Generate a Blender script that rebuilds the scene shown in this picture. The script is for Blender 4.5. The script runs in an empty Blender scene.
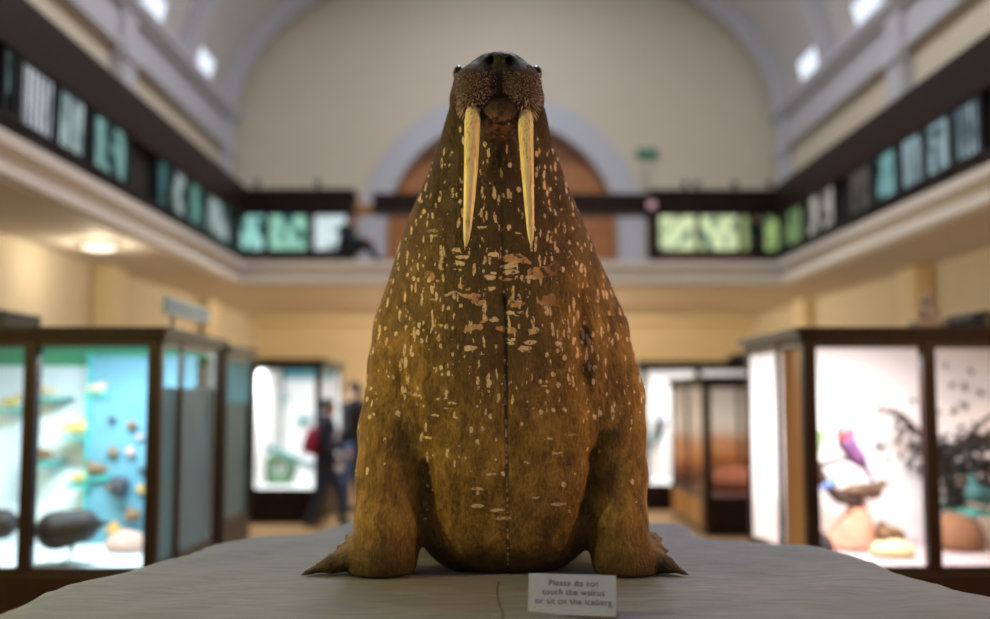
import bpy, math, random
import numpy as np
from mathutils import Vector, Matrix
random.seed(4)
np.random.seed(4)
SC = bpy.context.scene
COL = SC.collection
PI = math.pi

# ------------------------------------------------------------------ camera
CAM_Z = 1.62
F = 1000.0
TH = math.atan(85.5 / F)
PS = math.atan(7.0 / F)
_f = Vector((math.sin(PS) * math.cos(TH), math.cos(PS) * math.cos(TH), math.sin(TH)))
_r = Vector((math.cos(PS), -math.sin(PS), 0))
_u = _r.cross(_f)


def P(px, py, D):
    """point of the photograph (990 x 619) at depth D metres along the hall"""
    d = _f + _r * ((px - 495) / F) - _u * ((py - 309.5) / F)
    d *= D / d.y
    return Vector((d.x, D, d.z + CAM_Z))


cd = bpy.data.cameras.new('camera')
cam = bpy.data.objects.new('camera', cd)
COL.objects.link(cam)
cam.location = (0, 0, CAM_Z)
cam.rotation_euler = (PI / 2 + TH, 0, -PS)
cd.sensor_fit = 'HORIZONTAL'
cd.sensor_width = 36
cd.lens = 36 * F / 990
cd.clip_start = .05
cd.dof.use_dof = True
cd.dof.focus_distance = 3.24
cd.dof.aperture_fstop = cd.lens / 1000 / .052
SC.camera = cam
SC.view_settings.view_transform = 'Standard'
SC.view_settings.look = 'None'
SC.view_settings.exposure = 0.1
SC.view_settings.gamma = 1
SC.view_settings.use_curve_mapping = False
SC.cycles.use_denoising = True
SC.cycles.max_bounces = 7
SC.cycles.transparent_max_bounces = 16
SC.cycles.sample_clamp_indirect = 6


# ------------------------------------------------------------------ node helpers
class NT:
    def __init__(s, name):
        s.m = bpy.data.materials.new(name)
        s.m.use_nodes = True
        s.t = s.m.node_tree
        s.t.nodes.clear()
        s.out = s.t.nodes.new('ShaderNodeOutputMaterial')

    def n(s, typ, ins=None, **kw):
        nd = s.t.nodes.new('ShaderNode' + typ)
        for k, v in kw.items():
            setattr(nd, k, v)
        for k, v in (ins or {}).items():
            s.set(nd.inputs[k], v)
        return nd

    def set(s, sock, v):
        if isinstance(v, bpy.types.NodeSocket):
            s.t.links.new(v, sock)
        elif isinstance(v, bpy.types.Node):
            s.t.links.new(v.outputs[0], sock)
        else:
            if isinstance(v, (tuple, list)) and len(v) == 3 and sock.type == 'RGBA':
                v = (*v, 1)
            sock.default_value = v

    def math(s, op, a, b=0.0, c=None, clamp=False):
        nd = s.n('Math', {0: a, 1: b}, operation=op, use_clamp=clamp)
        if c is not None:
            s.set(nd.inputs[2], c)
        return nd.outputs[0]

    def obj(s):
        return s.n('TexCoord').outputs['Object']

    def xyz(s, v):
        nd = s.n('SeparateXYZ', {0: v})
        return nd.outputs

    def map(s, v, scale=(1, 1, 1), rot=(0, 0, 0), loc=(0, 0, 0)):
        return s.n('Mapping', {'Vector': v, 'Scale': scale, 'Rotation': rot, 'Location': loc}).outputs[0]

    def noise(s, v, scale=5, detail=4, rough=.55, dist=0):
        return s.n('TexNoise', {'Vector': v, 'Scale': scale, 'Detail': detail, 'Roughness': rough, 'Distortion': dist}).outputs['Fac']

    def ramp(s, f, stops, interp='LINEAR'):
        nd = s.n('ValToRGB', {0: f})
        cr = nd.color_ramp
        cr.interpolation = interp
        while len(cr.elements) < len(stops):
            cr.elements.new(.5)
        for e, (p, c) in zip(cr.elements, stops):
            e.position = p
            e.color = (*c, 1) if not isinstance(c, (int, float)) else (c, c, c, 1)
        return nd.outputs[0]

    def mix(s, f, a, b, mode='MIX'):
        nd = s.n('Mix', data_type='RGBA', blend_type=mode)
        s.set(nd.inputs[0], f)
        s.set(nd.inputs[6], a)
        s.set(nd.inputs[7], b)
        return nd.outputs[2]

    def sstep(s, v, a, b):
        return s.n('MapRange', {0: v, 1: a, 2: b, 3: 0.0, 4: 1.0}, interpolation_type='SMOOTHSTEP').outputs[0]

    def bump(s, h, strength=.3, dist=.01, normal=None):
        nd = s.n('Bump', {'Height': h, 'Strength': strength, 'Distance': dist})
        if normal is not None:
            s.set(nd.inputs['Normal'], normal)
        return nd.outputs[0]

    def bsdf(s, col, rough=.6, normal=None, **ins):
        d = {'Base Color': col, 'Roughness': rough}
        d.update({k.replace('_', ' '): v for k, v in ins.items()})
        if normal is not None:
            d['Normal'] = normal
        b = s.n('BsdfPrincipled', d)
        s.t.links.new(b.outputs[0], s.out.inputs[0])
        return s.m


def plain(name, c, rough=.6, var=.12, scale=8, bump=0, spec=.5, metal=0):
    t = NT(name)
    o = t.obj()
    nz = t.noise(o, scale, 5)
    k = t.math('MULTIPLY_ADD', nz, 2 * var, 1 - var)
    cc = t.mix(1.0, c, t.n('CombineColor', {0: k, 1: k, 2: k}).outputs[0], 'MULTIPLY')
    nr = t.bump(t.noise(o, scale * 8, 4), bump, .004) if bump else None
    return t.bsdf(cc, rough, nr, Specular_IOR_Level=spec, Metallic=metal)


def wood(name, c0, c1, rough=.35, axis=2, scale=6):
    t = NT(name)
    o = t.obj()
    sc = [12, 12, 12]
    sc[axis] = 1.2
    v = t.map(o, sc)
    nz = t.noise(v, scale / 3, 6, .6, .6)
    col = t.ramp(nz, [(.3, c0), (.7, c1)])
    return t.bsdf(col, rough, t.bump(nz, .12, .004), Specular_IOR_Level=.2)


def emit(name, c, s):
    t = NT(name)
    e = t.n('Emission', {0: c, 1: s})
    t.t.links.new(e.outputs[0], t.out.inputs[0])
    return t.m


def glass(name, tint=(1, 1, 1), refl=.07):
    t = NT(name)
    tr = t.n('BsdfTransparent', {0: tint})
    gl = t.n('BsdfGlossy', {0: (1, 1, 1), 'Roughness': .03})
    fr = t.n('LayerWeight', {0: .5}).outputs['Facing']
    fac = t.math('MULTIPLY_ADD', t.math('POWER', fr, 5.0), .12, refl * .12)
    mx = t.n('MixShader', {0: fac, 1: tr, 2: gl})
    t.t.links.new(mx.outputs[0], t.out.inputs[0])
    return t.m


# ------------------------------------------------------------------ mesh helpers
def wloc(o):
    v = Vector((0, 0, 0))
    while o is not None:
        v = v + o.location
        o = o.parent
    return v


def tag(o, label=None, cat=None, group=None, kind=None):
    if label:
        o['label'] = label
    if cat:
        o['category'] = cat
    if group:
        o['group'] = group
    if kind:
        o['kind'] = kind
    return o


def empty(name, loc, label=None, cat=None, group=None, kind=None):
    o = bpy.data.objects.new(name, None)
    COL.objects.link(o)
    o.location = loc
    o.empty_display_size = .1
    return tag(o, label, cat, group, kind)


class MB:
    """collects shapes in world coordinates; build() links them as one mesh object"""

    def __init__(s):
        s.v, s.f = [], []

    def add(s, vs, fs):
        k = len(s.v)
        s.v += [tuple(v) for v in vs]
        s.f += [tuple(i + k for i in f) for f in fs]
        return s

    def box(s, x0, x1, y0, y1, z0, z1, M=None):
        vs = [Vector((x, y, z)) for z in (z0, z1) for y in (y0, y1) for x in (x0, x1)]
        if M is not None:
            vs = [M @ v for v in vs]
        return s.add(vs, [(0, 2, 3, 1), (4, 5, 7, 6), (0, 1, 5, 4), (1, 3, 7, 5), (3, 2, 6, 7), (2, 0, 4, 6)])

    def tube(s, pts, rad, n=8, flat=1.0):
        pts = [Vector(p) for p in pts]
        if isinstance(rad, (int, float)):
            rad = [rad] * len(pts)
        vs, fs = [], []
        up = None
        for i, p in enumerate(pts):
            t = (pts[min(i + 1, len(pts) - 1)] - pts[max(i - 1, 0)]).normalized()
            if up is None:
                up = Vector((0, 0, 1)) if abs(t.z) < .9 else Vector((1, 0, 0))
            a = t.cross(up).normalized()
            b = a.cross(t).normalized()
            up = b
            for k in range(n):
                q = 2 * PI * k / n
                vs.append(p + (a * math.cos(q) + b * math.sin(q) * flat) * rad[i])
        m = len(pts)
        for i in range(m - 1):
            for k in range(n):
                fs.append((i * n + k, i * n + (k + 1) % n, (i + 1) * n + (k + 1) % n, (i + 1) * n + k))
        fs.append(tuple(range(n))[::-1])
        fs.append(tuple((m - 1) * n + k for k in range(n)))
        return s.add(vs, fs)

    def ball(s, c, r, M=None, nu=16, nv=10):
        c = Vector(c)
        r = (r, r, r) if isinstance(r, (int, float)) else r
        vs, fs = [Vector((0, 0, -r[2]))], []
        for j in range(1, nv):
            a = -PI / 2 + PI * j / nv
            for i in range(nu):
                q = 2 * PI * i / nu
                vs.append(Vector((r[0] * math.cos(a) * math.cos(q), r[1] * math.cos(a) * math.sin(q), r[2] * math.sin(a))))
        vs.append(Vector((0, 0, r[2])))
        for i in range(nu):
            fs.append((0, 1 + (i + 1) % nu, 1 + i))
            fs.append((len(vs) - 1, 1 + (nv - 2) * nu + i, 1 + (nv - 2) * nu + (i + 1) % nu))
        for j in range(nv - 2):
            for i in range(nu):
                fs.append((1 + j * nu + i, 1 + j * nu + (i + 1) % nu, 1 + (j + 1) * nu + (i + 1) % nu, 1 + (j + 1) * nu + i))
        if M is not None:
            vs = [M @ v for v in vs]
        return s.add([v + c for v in vs], fs)

    def lathe(s, prof, c, n=20):
        c = Vector(c)
        vs, fs = [], []
        for r, z in prof:
            for k in range(n):
                q = 2 * PI * k / n
                vs.append(c + Vector((r * math.cos(q), r * math.sin(q), z)))
        for i in range(len(prof) - 1):
            for k in range(n):
                fs.append((i * n + k, i * n + (k + 1) % n, (i + 1) * n + (k + 1) % n, (i + 1) * n + k))
        fs.append(tuple(range(n))[::-1])
        fs.append(tuple((len(prof) - 1) * n + k for k in range(n)))
        return s.add(vs, fs)

    def poly(s, pts, d):
        """prism: polygon pts moved by vector d"""
        pts = [Vector(p) for p in pts]
        d = Vector(d)
        n = len(pts)
        return s.add(pts + [p + d for p in pts],
                     [tuple(range(n))[::-1], tuple(range(n, 2 * n))] + [(i, (i + 1) % n, n + (i + 1) % n, n + i) for i in range(n)])

    def xf(s, M):
        s.v = [tuple(M @ Vector(v)) for v in s.v]
        return s

    def build(s, name, mat, parent=None, smooth=False, bevel=0, origin=None):
        me = bpy.data.meshes.new(name)
        a = np.array(s.v, dtype=float)
        if parent is not None:
            org = wloc(parent)
        elif origin is not None:
            org = Vector(origin)
        else:
            org = Vector(((a[:, 0].min() + a[:, 0].max()) / 2, (a[:, 1].min() + a[:, 1].max()) / 2, a[:, 2].min()))
        a = a - np.array(org)
        me.from_pydata([tuple(q) for q in a], [], s.f)
        import bmesh
        bm = bmesh.new()
        bm.from_mesh(me)
        big = [f for f in bm.faces if len(f.verts) > 6]
        if big:
            bmesh.ops.triangulate(bm, faces=big)
        bmesh.ops.recalc_face_normals(bm, faces=bm.faces)
        bm.to_mesh(me)
        bm.free()
        if smooth:
            me.shade_smooth()
        me.materials.append(mat)
        o = bpy.data.objects.new(name, me)
        COL.objects.link(o)
        if parent is not None:
            o.parent = parent
        else:
            o.location = org
        if bevel:
            b = o.modifiers.new('bevel', 'BEVEL')
            b.width = bevel
            b.segments = 2
            b.limit_method = 'ANGLE'
        return o


def struct(o):
    o['kind'] = 'structure'
    return o


# ------------------------------------------------------------------ implicit surfaces
class SDF:
    def __init__(s, lo, hi, h):
        s.lo, s.h = np.array(lo, float), h
        n = np.ceil((np.array(hi) - s.lo) / h).astype(int) + 1
        ax = [(s.lo[i] + h * np.arange(n[i])).astype(np.float32) for i in range(3)]
        s.X, s.Y, s.Z = np.meshgrid(*ax, indexing='ij')
        s.d = None

    def cap(s, a, b, ra, rb=None, sq=(1, 1, 1)):
        """tapered capsule; sq squeezes the distance per axis"""
        rb = ra if rb is None else rb
        a = np.array(a, float)
        b = np.array(b, float)
        k = np.array(sq, float)
        ab = (b - a) * k
        px, py, pz = (s.X - a[0]) * k[0], (s.Y - a[1]) * k[1], (s.Z - a[2]) * k[2]
        t = np.clip((px * ab[0] + py * ab[1] + pz * ab[2]) / max((ab ** 2).sum(), 1e-9), 0, 1)
        d = np.sqrt((px - t * ab[0]) ** 2 + (py - t * ab[1]) ** 2 + (pz - t * ab[2]) ** 2) - (ra + (rb - ra) * t)
        return d / max(k)

    def ell(s, c, r, M=None):
        x, y, z = s.X - c[0], s.Y - c[1], s.Z - c[2]
        if M is not None:
            A = np.array(M.to_3x3().transposed())
            x, y, z = (A[0, 0] * x + A[0, 1] * y + A[0, 2] * z, A[1, 0] * x + A[1, 1] * y + A[1, 2] * z, A[2, 0] * x + A[2, 1] * y + A[2, 2] * z)
        q = np.sqrt((x / r[0]) ** 2 + (y / r[1]) ** 2 + (z / r[2]) ** 2)
        g = np.sqrt((x / r[0] ** 2) ** 2 + (y / r[1] ** 2) ** 2 + (z / r[2] ** 2) ** 2) + 1e-6
        return np.where(q < .2, (q - 1) * min(r), q * (q - 1) / g)

    @staticmethod
    def smin(a, b, k):
        h = np.maximum(k - np.abs(a - b), 0) / k
        return np.minimum(a, b) - h * h * k * .25

    def u(s, d, k=.02):
        s.d = d if s.d is None else s.smin(s.d, d, k)
        return s

    def cut(s, d, k=.02):
        s.d = -s.smin(-s.d, d, k)
        return s

    def mesh(s):
        V, h = s.d, s.h
        S = V < 0
        n = np.array(V.shape)
        c = tuple(n - 1)
        cnt = np.zeros(c, np.int8)
        for dx in (0, 1):
            for dy in (0, 1):
                for dz in (0, 1):
                    cnt += S[dx:dx + c[0], dy:dy + c[1], dz:dz + c[2]]
        act = (cnt > 0) & (cnt < 8)
        ii = np.argwhere(act)
        acc = np.zeros((len(ii), 3))
        num = np.zeros(len(ii))
        cor = [(a, b, e) for a in (0, 1) for b in (0, 1) for e in (0, 1)]
        val = {q: V[ii[:, 0] + q[0], ii[:, 1] + q[1], ii[:, 2] + q[2]].astype(float) for q in cor}
        for q in cor:
            for ax in range(3):
                if q[ax] == 0:
                    r = list(q)
                    r[ax] = 1
                    a, b = val[q], val[tuple(r)]
                    m = (a < 0) != (b < 0)
                    t = np.where(m, a / np.where(m, a - b, 1), 0)
                    pt = np.tile(np.array(q, float), (len(ii), 1))
                    pt[:, ax] += t
                    acc += pt * m[:, None]
                    num += m
        vert = s.lo + h * (ii + acc / num[:, None])
        idx = -np.ones(c, np.int64)
        idx[act] = np.arange(len(ii))
        faces = []
        for ax in range(3):
            sl0 = [slice(1, -1)] * 3
            sl1 = [slice(1, -1)] * 3
            sl0[ax] = slice(0, n[ax] - 1)
            sl1[ax] = slice(1, n[ax])
            a, b = S[tuple(sl0)], S[tuple(sl1)]
            e = np.argwhere(a != b)
            if not len(e):
                continue
            neg = a[tuple(e.T)]
            e = e + 1
            e[:, ax] -= 1
            o1, o2 = (ax + 1) % 3, (ax + 2) % 3

            def g(p, q):
                k = e.copy()
                k[:, o1] -= p
                k[:, o2] -= q
                return idx[tuple(k.T)]
            quad = np.stack([g(1, 1), g(0, 1), g(0, 0), g(1, 0)], 1)
            quad[~neg] = quad[~neg][:, ::-1]
            faces.append(quad)
        return vert, np.concatenate(faces)

    def build(s, name, mat, parent=None, origin=None, relax=1, extra=None, M=None):
        v, f = s.mesh()
        f = f[(f >= 0).all(1)]
        for _ in range(relax):          # light smoothing of the net
            a = np.zeros_like(v)
            w = np.zeros(len(v))
            for i in range(4):
                for j in (1, 3):
                    np.add.at(a, f[:, i], v[f[:, (i + j) % 4]])
                    np.add.at(w, f[:, i], 1)
            v = v * .4 + .6 * a / np.maximum(w, 1)[:, None]
        mb = MB()
        mb.v = [tuple(q) for q in v.tolist()]
        mb.f = [tuple(q) for q in f.tolist()]
        if extra is not None:
            mb.add(extra.v, extra.f)
        if M is not None:
            mb.xf(M)
        return mb.build(name, mat, parent, smooth=True, origin=origin)


# ------------------------------------------------------------------ materials
M_wood = wood('dark_polished_wood', (.006, .0025, .0022), (.019, .0065, .0055), .45)
M_woodh = wood('dark_polished_wood_rail', (.006, .0022, .002), (.020, .0065, .0055), .45, axis=0)
M_amber = wood('amber_wood', (.30, .13, .03), (.50, .25, .07), .4)
M_wall = plain('cream_paint', (.64, .57, .45), .8, .06, 3, .05)
M_tan = plain('warm_cream_paint', (.74, .63, .44), .8, .06, 3, .05)
M_fascia = plain('off_white_paint', (.62, .58, .54), .7, .05, 3, .05)
M_rib = plain('pale_grey_paint', (.52, .52, .57), .75, .05, 4, .05)
M_vault = plain('vault_plaster', (.55, .53, .52), .85, .07, 2, .05)
M_glass = glass('case_glass')
M_floor = wood('floor_boards', (.30, .17, .08), (.45, .28, .14), .35, axis=1)
M_black = plain('black_metal', (.01, .01, .012), .5)
M_white = plain('case_white_paint', (.85, .84, .84), .8, .03)

# ------------------------------------------------------------------ the hall
XL, XR, XC = -5.3, 6.0, .35
BL, BR = P(240, 262, 16).x, P(780, 262, 16).x        # balcony edges
ZS, ZB, ZR = 3.37, 3.75, 5.04                         # soffit, balcony floor, rail top
Y0, YU, YE = -2.5, 20.0, 23.0
ZSP, RISE, HW = 7.1, 3.75, 5.65

struct(MB().box(XL - .2, XR + .2, Y0, YE + .3, -.15, 0).build('floor', M_floor))
struct(MB().box(XL - .2, XL, Y0, YE + .3, 0, ZSP).build('wall_left', M_wall))
struct(MB().box(XR, XR + .2, Y0, YE + .3, 0, ZSP).build('wall_right', M_wall))
struct(MB().box(XL, XR, YE, YE + .25, 0, ZS).build('wall_ground_end', M_tan))


def ell_pt(a, off=0.0):
    return (XC + (HW - off) * math.cos(a), ZSP + (RISE - off) * math.sin(a))


# vault: a thick shell
mb = MB()
NS = 48
vs, fs = [], []
for y in (Y0, YU + .3):
    for o in (0, -.25):
        for i in range(NS + 1):
            x, z = ell_pt(PI - PI * i / NS, o)
            vs.append((x, y, z))
q = NS + 1
for i in range(NS):
    fs += [(i, i + 1, 2 * q + i + 1, 2 * q + i), (q + i, 3 * q + i, 3 * q + i + 1, q + i + 1),
           (i, q + i, q + i + 1, i + 1), (2 * q + i, 2 * q + i + 1, 3 * q + i + 1, 3 * q + i)]
mb.add(vs, fs)
struct(mb.build('ceiling', M_vault, smooth=False))

# upper end wall with its arched opening
ARC = P(502, 234, 20)
RI, RO = 2.34, 2.86
out = [(XL, ZB), (XL, ZSP)] + [ell_pt(PI - PI * i / NS) for i in range(1, NS)] + [(XR, ZSP), (XR, ZB)]
out += [(ARC.x + RI, ZB)] + [(ARC.x + RI * math.cos(PI * i / 32), ARC.z + RI * math.sin(PI * i / 32)) for i in range(33)] + [(ARC.x - RI, ZB)]
struct(MB().poly([(x, YU, z) for x, z in out], (0, .3, 0)).build('wall_end', M_wall))
ring = [(ARC.x + RO, ZB)] + [(ARC.x + RO * math.cos(PI * i / 32), ARC.z + RO * math.sin(PI * i / 32)) for i in range(33)] + [(ARC.x - RO, ZB)]
ring += [(ARC.x - RI, ZB)] + [(ARC.x + RI * math.cos(PI - PI * i / 32), ARC.z + RI * math.sin(PI - PI * i / 32)) for i in range(33)] + [(ARC.x + RI, ZB)]
struct(MB().poly([(x, YU - .16, z) for x, z in ring], (0, .3, 0)).build('trim_1', M_rib))
# what closes the arch: boarded tympanum over double doors
M_door = wood('orange_door_wood', (.34, .13, .05), (.52, .24, .10), .45)
M_tymp = wood('tympanum_wood', (.20, .09, .04), (.32, .15, .07), .5, axis=0)
d1 = struct(empty('door_1', (ARC.x, YU + .3, ZB)))
zt = P(500, 160, 20).z
ty = [(ARC.x + RI * math.cos(a), ARC.z + RI * math.sin(a)) for a in np.linspace(math.asin((zt - ARC.z) / RI), PI - math.asin((zt - ARC.z) / RI), 24)]
MB().poly([(x, YU + .22, z) for x, z in ty], (0, .08, 0)).build('tympanum', M_tymp, d1)
for s in (-1, 1):
    MB().box(min(0, s * RI) + ARC.x, max(0, s * RI) + ARC.x, YU + .24, YU + .3, ZB, zt).build('door_leaf', M_door, d1)
    mb = MB()
    for k in range(3):
        xa = ARC.x + s * (.25 + .7 * k)
        mb.box(min(xa, xa + s * .55), max(xa, xa + s * .55), YU + .21, YU + .25, ZB + .2, ZB + 1.0)
        mb.box(min(xa, xa + s * .55), max(xa, xa + s * .55), YU + .21, YU + .25, ZB + 1.15, zt - .15)
    mb.build('door_panel', M_door, d1, bevel=.02)

# balcony slabs and fascias
struct(MB().box(XL, BL, Y0, 16, ZS, ZB).build('balcony_floor_left', M_fascia))
struct(MB().box(BR, XR, Y0, 16, ZS, ZB).build('balcony_floor_right', M_fascia))
struct(MB().box(XL, XR, 16, YE, ZS, ZB).build('balcony_floor_end', M_fascia))
tn = 2


def trim(mb, mat, bevel=.01):
    global tn
    struct(mb.build('trim_%d' % tn, mat, bevel=bevel))
    tn += 1


for x0, x1 in ((BL - .02, BL + .07), (BR - .07, BR + .02)):
    trim(MB().box(x0, x1, Y0, 15.93, ZS + .03, ZS + .10).box(x0, x1, Y0, 15.93, ZB - .1, ZB + .02), M_fascia)
trim(MB().box(BL, BR, 15.93, 16.02, ZS + .03, ZS + .10).box(BL, BR, 15.93, 16.02, ZB - .1, ZB + .02), M_fascia)
# beam and cornice on the ground floor end wall
trim(MB().box(XL, XR, YE - .9, YE, ZS - .14, ZS), M_tan)
trim(MB().box(XL, XR, YE - .10, YE, 2.55, 2.65), M_tan)
# frieze on side walls + pilasters + ribs
for sx, xw in ((1, XL), (-1, XR)):
    def bx(mb, d, y0, y1, z0, z1):
        return mb.box(min(xw, xw + sx * d), max(xw, xw + sx * d), y0, y1, z0, z1)
    mb = MB()
    bx(mb, .10, Y0, YU, 6.55, 7.2)
    bx(mb, .22, Y0, YU, 7.08, 7.22)
    bx(mb, .30, Y0, YU, 7.18, 7.30)
    bx(mb, .17, Y0, YU, 6.48, 6.60)
    trim(mb, M_rib)
    for y in (19.3, 13.7, 8.1):
        mb = MB()
        bx(mb, .20, y, y + .5, ZB, 7.1)
        bx(mb, .26, y - .04, y + .54, 6.35, 6.5)
        trim(mb, M_rib)
    for y in (4.8, 13.4, 18.2):
        mb = MB()
        bx(mb, .22, y, y + .6, 0, ZS)
        trim(mb, M_tan)
for y in (19.3, 16.5, 13.7, 10.9, 8.1, 5.3, 2.5):
    mb = MB()
    for o, ya, yb in ((.20, y, y + .5), (.27, y + .12, y + .38)):
        vs, fs = [], []
        for yy in (ya, yb):
            for oo in (o, -.02):
                for i in range(NS + 1):
                    x, z = ell_pt(PI - PI * i / NS, oo)
                    vs.append((x, yy, z))
        for i in range(NS):
            fs += [(i, i + 1, 2 * q + i + 1, 2 * q + i), (q + i, 3 * q + i, 3 * q + i + 1, q + i + 1),
                   (i, q + i, q + i + 1, i + 1), (2 * q + i, 2 * q + i + 1, 3 * q + i + 1, 3 * q + i)]
        mb.add(vs, fs)
    trim(mb, M_rib, 0)

# clerestory windows low in the vault and the skylight along its crown
M_day = emit('daylight_pane', (.80, .87, 1.0), 1.2)
M_sky = emit('skylight_pane', (.86, .92, 1.0), 2.0)
wn = 1
for side in (-1, 1):
    for y in (17.35, 14.55, 11.75, 8.95, 6.15):
        w = struct(empty('window_%d' % wn, (XC + side * HW, y + .75, 7.35)))
        wn += 1
        for nm, o, e, mt in (('pane', .05, 0, M_day), ('window_frame', .03, .07, M_rib)):
            mb = MB()
            vs, fs = [], []
            aa = [PI - a if side < 0 else a for a in np.linspace(.075, .20, 7)]
            if e:
                aa = [PI - a if side < 0 else a for a in np.linspace(.06, .215, 7)]
            for yy in (y - e, y + 1.0 + e):
                for oo in (o, -.01):
                    for a in aa:
                        x, z = ell_pt(a, oo)
                        vs.append((x, yy, z))
            for i in range(6):
                fs += [(i, i + 1, 14 + i + 1, 14 + i), (7 + i, 21 + i, 21 + i + 1, 7 + i + 1), (i, 7 + i, 8 + i, i + 1), (14 + i, 15 + i, 22 + i, 21 + i)]
            mb.add(vs, fs)
            mb.build(nm, mt, w)
w = struct(empty('window_%d' % wn, (XC, 9, ZSP + RISE - .1)))
mb = MB()
for y in np.arange(4.4, 17, 2.8):
    mb.box(XC - 1.1, XC + 1.1, y, y + 2.0, ZSP + RISE - .16, ZSP + RISE - .12)
mb.build('pane', M_sky, w)


def light(name, typ, loc, power, col, size=.3, sy=None, aim=None, spread=None):
    ld = bpy.data.lights.new(name, typ)
    ld.energy = power
    ld.color = col
    if typ == 'AREA':
        ld.shape = 'RECTANGLE'
        ld.size = size
        ld.size_y = sy or size
        if spread:
            ld.spread = spread
    else:
        ld.shadow_soft_size = size
    o = bpy.data.objects.new(name, ld)
    COL.objects.link(o)
    o.location = loc
    if aim is not None:
        o.rotation_euler = (Vector(aim) - Vector(loc)).to_track_quat('-Z', 'Y').to_euler()
    return o


SKY_W, AISLE_W = 700, 75
light('skylight', 'AREA', (XC, 10.8, ZSP + RISE - .25), SKY_W, (.88, .92, 1), 2.0, 13, aim=(XC, 10.8, 0))
W_ = bpy.data.worlds.new('world')
SC.world = W_
W_.use_nodes = True
W_.node_tree.nodes['Background'].inputs[0].default_value = (.92, .94, 1, 1)
W_.node_tree.nodes['Background'].inputs[1].default_value = .16

# lamps under the balconies; all but the first are added, out of view
M_lamp = emit('lamp_diffuser', (1, .88, .68), 2.6)
M_lrim = plain('lamp_rim', (.5, .45, .38), .4)


def soffit_lamp(x, y, col, w, label):
    t = empty('ceiling_light', (x, y, ZS), label, 'ceiling light')
    MB().lathe([(.22, 0), (.235, -.02), (.22, -.045), (.19, -.045)][::-1], (x, y, ZS)).build('rim', M_lrim, t, True)
    MB().lathe([(.02, -.085), (.11, -.075), (.17, -.06), (.20, -.04)], (x, y, ZS)).build('diffuser', M_lamp, t, True)
    light('lamp_glow', 'POINT', (x, y, ZS - .21), w, col, .12)


soffit_lamp(-4.5, 11.5, (1, .84, .60), AISLE_W * .34, 'glowing round ceiling light under the left balcony behind the blue-lit case')
soffit_lamp(-4.3, 5.6, (1, .82, .50), AISLE_W * .4, 'added unseen round lamp under the left balcony over the near case')
soffit_lamp(-4.3, 2.2, (1, .80, .24), AISLE_W * 4.4, 'added unseen round lamp under the left balcony beside the walrus plinth')  # added yellow side light on the walrus
soffit_lamp(5.1, 6.2, (1, .70, .42), AISLE_W * .4, 'added unseen round lamp under the right balcony over the near case')
soffit_lamp(5.0, 2.2, (1, .56, .26), AISLE_W * 4.4, 'added unseen round lamp under the right balcony beside the walrus plinth')  # added orange side light on the walrus
soffit_lamp(.3, 18.6, (1, .88, .64), AISLE_W * 7, 'added unseen round lamp under the end balcony behind the walrus')  # added lamp, hidden by the walrus, brightens the end aisle

# ------------------------------------------------------------------ balcony balustrade and its lit picture panels
trim(MB().box(BL - .45, BL, Y0, 16.4, 4.52, ZR).box(BL - .12, BL - .02, Y0, 16.4, ZB, ZB + .2), M_woodh)
trim(MB().box(BR, BR + .45, Y0, 16.4, 4.52, ZR).box(BR + .02, BR + .12, Y0, 16.4, ZB, ZB + .2), M_woodh)
xg0, xg1 = P(355, 200, 16.5).x, P(648, 200, 16.5).x
trim(MB().box(BL - .45, xg0, 16.4, 16.9, 4.60, ZR).box(BL - .1, xg0, 16.4, 16.5, ZB, ZB + .19), M_woodh)
xk0 = P(373, 200, 16.5).x
trim(MB().box(xk0, xg1, 16.4, 16.9, P(500, 213, 16.5).z, P(500, 194, 16.5).z), M_woodh)
trim(MB().box(xg0, xk0, 16.45, 16.8, P(500, 213, 16.5).z, P(500, 205, 16.5).z), M_amber)
trim(MB().box(xg1, BR + .45, 16.4, 16.9, 4.60, ZR).box(xg1, BR + .1, 16.4, 16.5, ZB, ZB + .19), M_woodh)


M_board = plain('balcony_boarding', (.010, .009, .010), .6)
trim(MB().box(BL - .16, BL - .13, Y0, 16.4, ZB, 4.53), M_board)
trim(MB().box(BR + .13, BR + .16, Y0, 16.4, ZB, 4.53), M_board)
trim(MB().box(BL - .1, xg0, 16.56, 16.6, ZB, 4.62), M_board)
trim(MB().box(xg1, BR + .1, 16.56, 16.6, ZB, 4.62), M_board)
trim(MB().box(xg1, BR, 16.36, 16.4, ZB, ZB + .17), wood('red_brown_board', (.06, .018, .010), (.12, .04, .022), .4, axis=0))
trim(MB().box(BL, BL + .42, 16.36, 16.4, ZB, ZB + .17), wood('red_brown_board_left', (.06, .018, .010), (.12, .04, .022), .4, axis=0))


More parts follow.
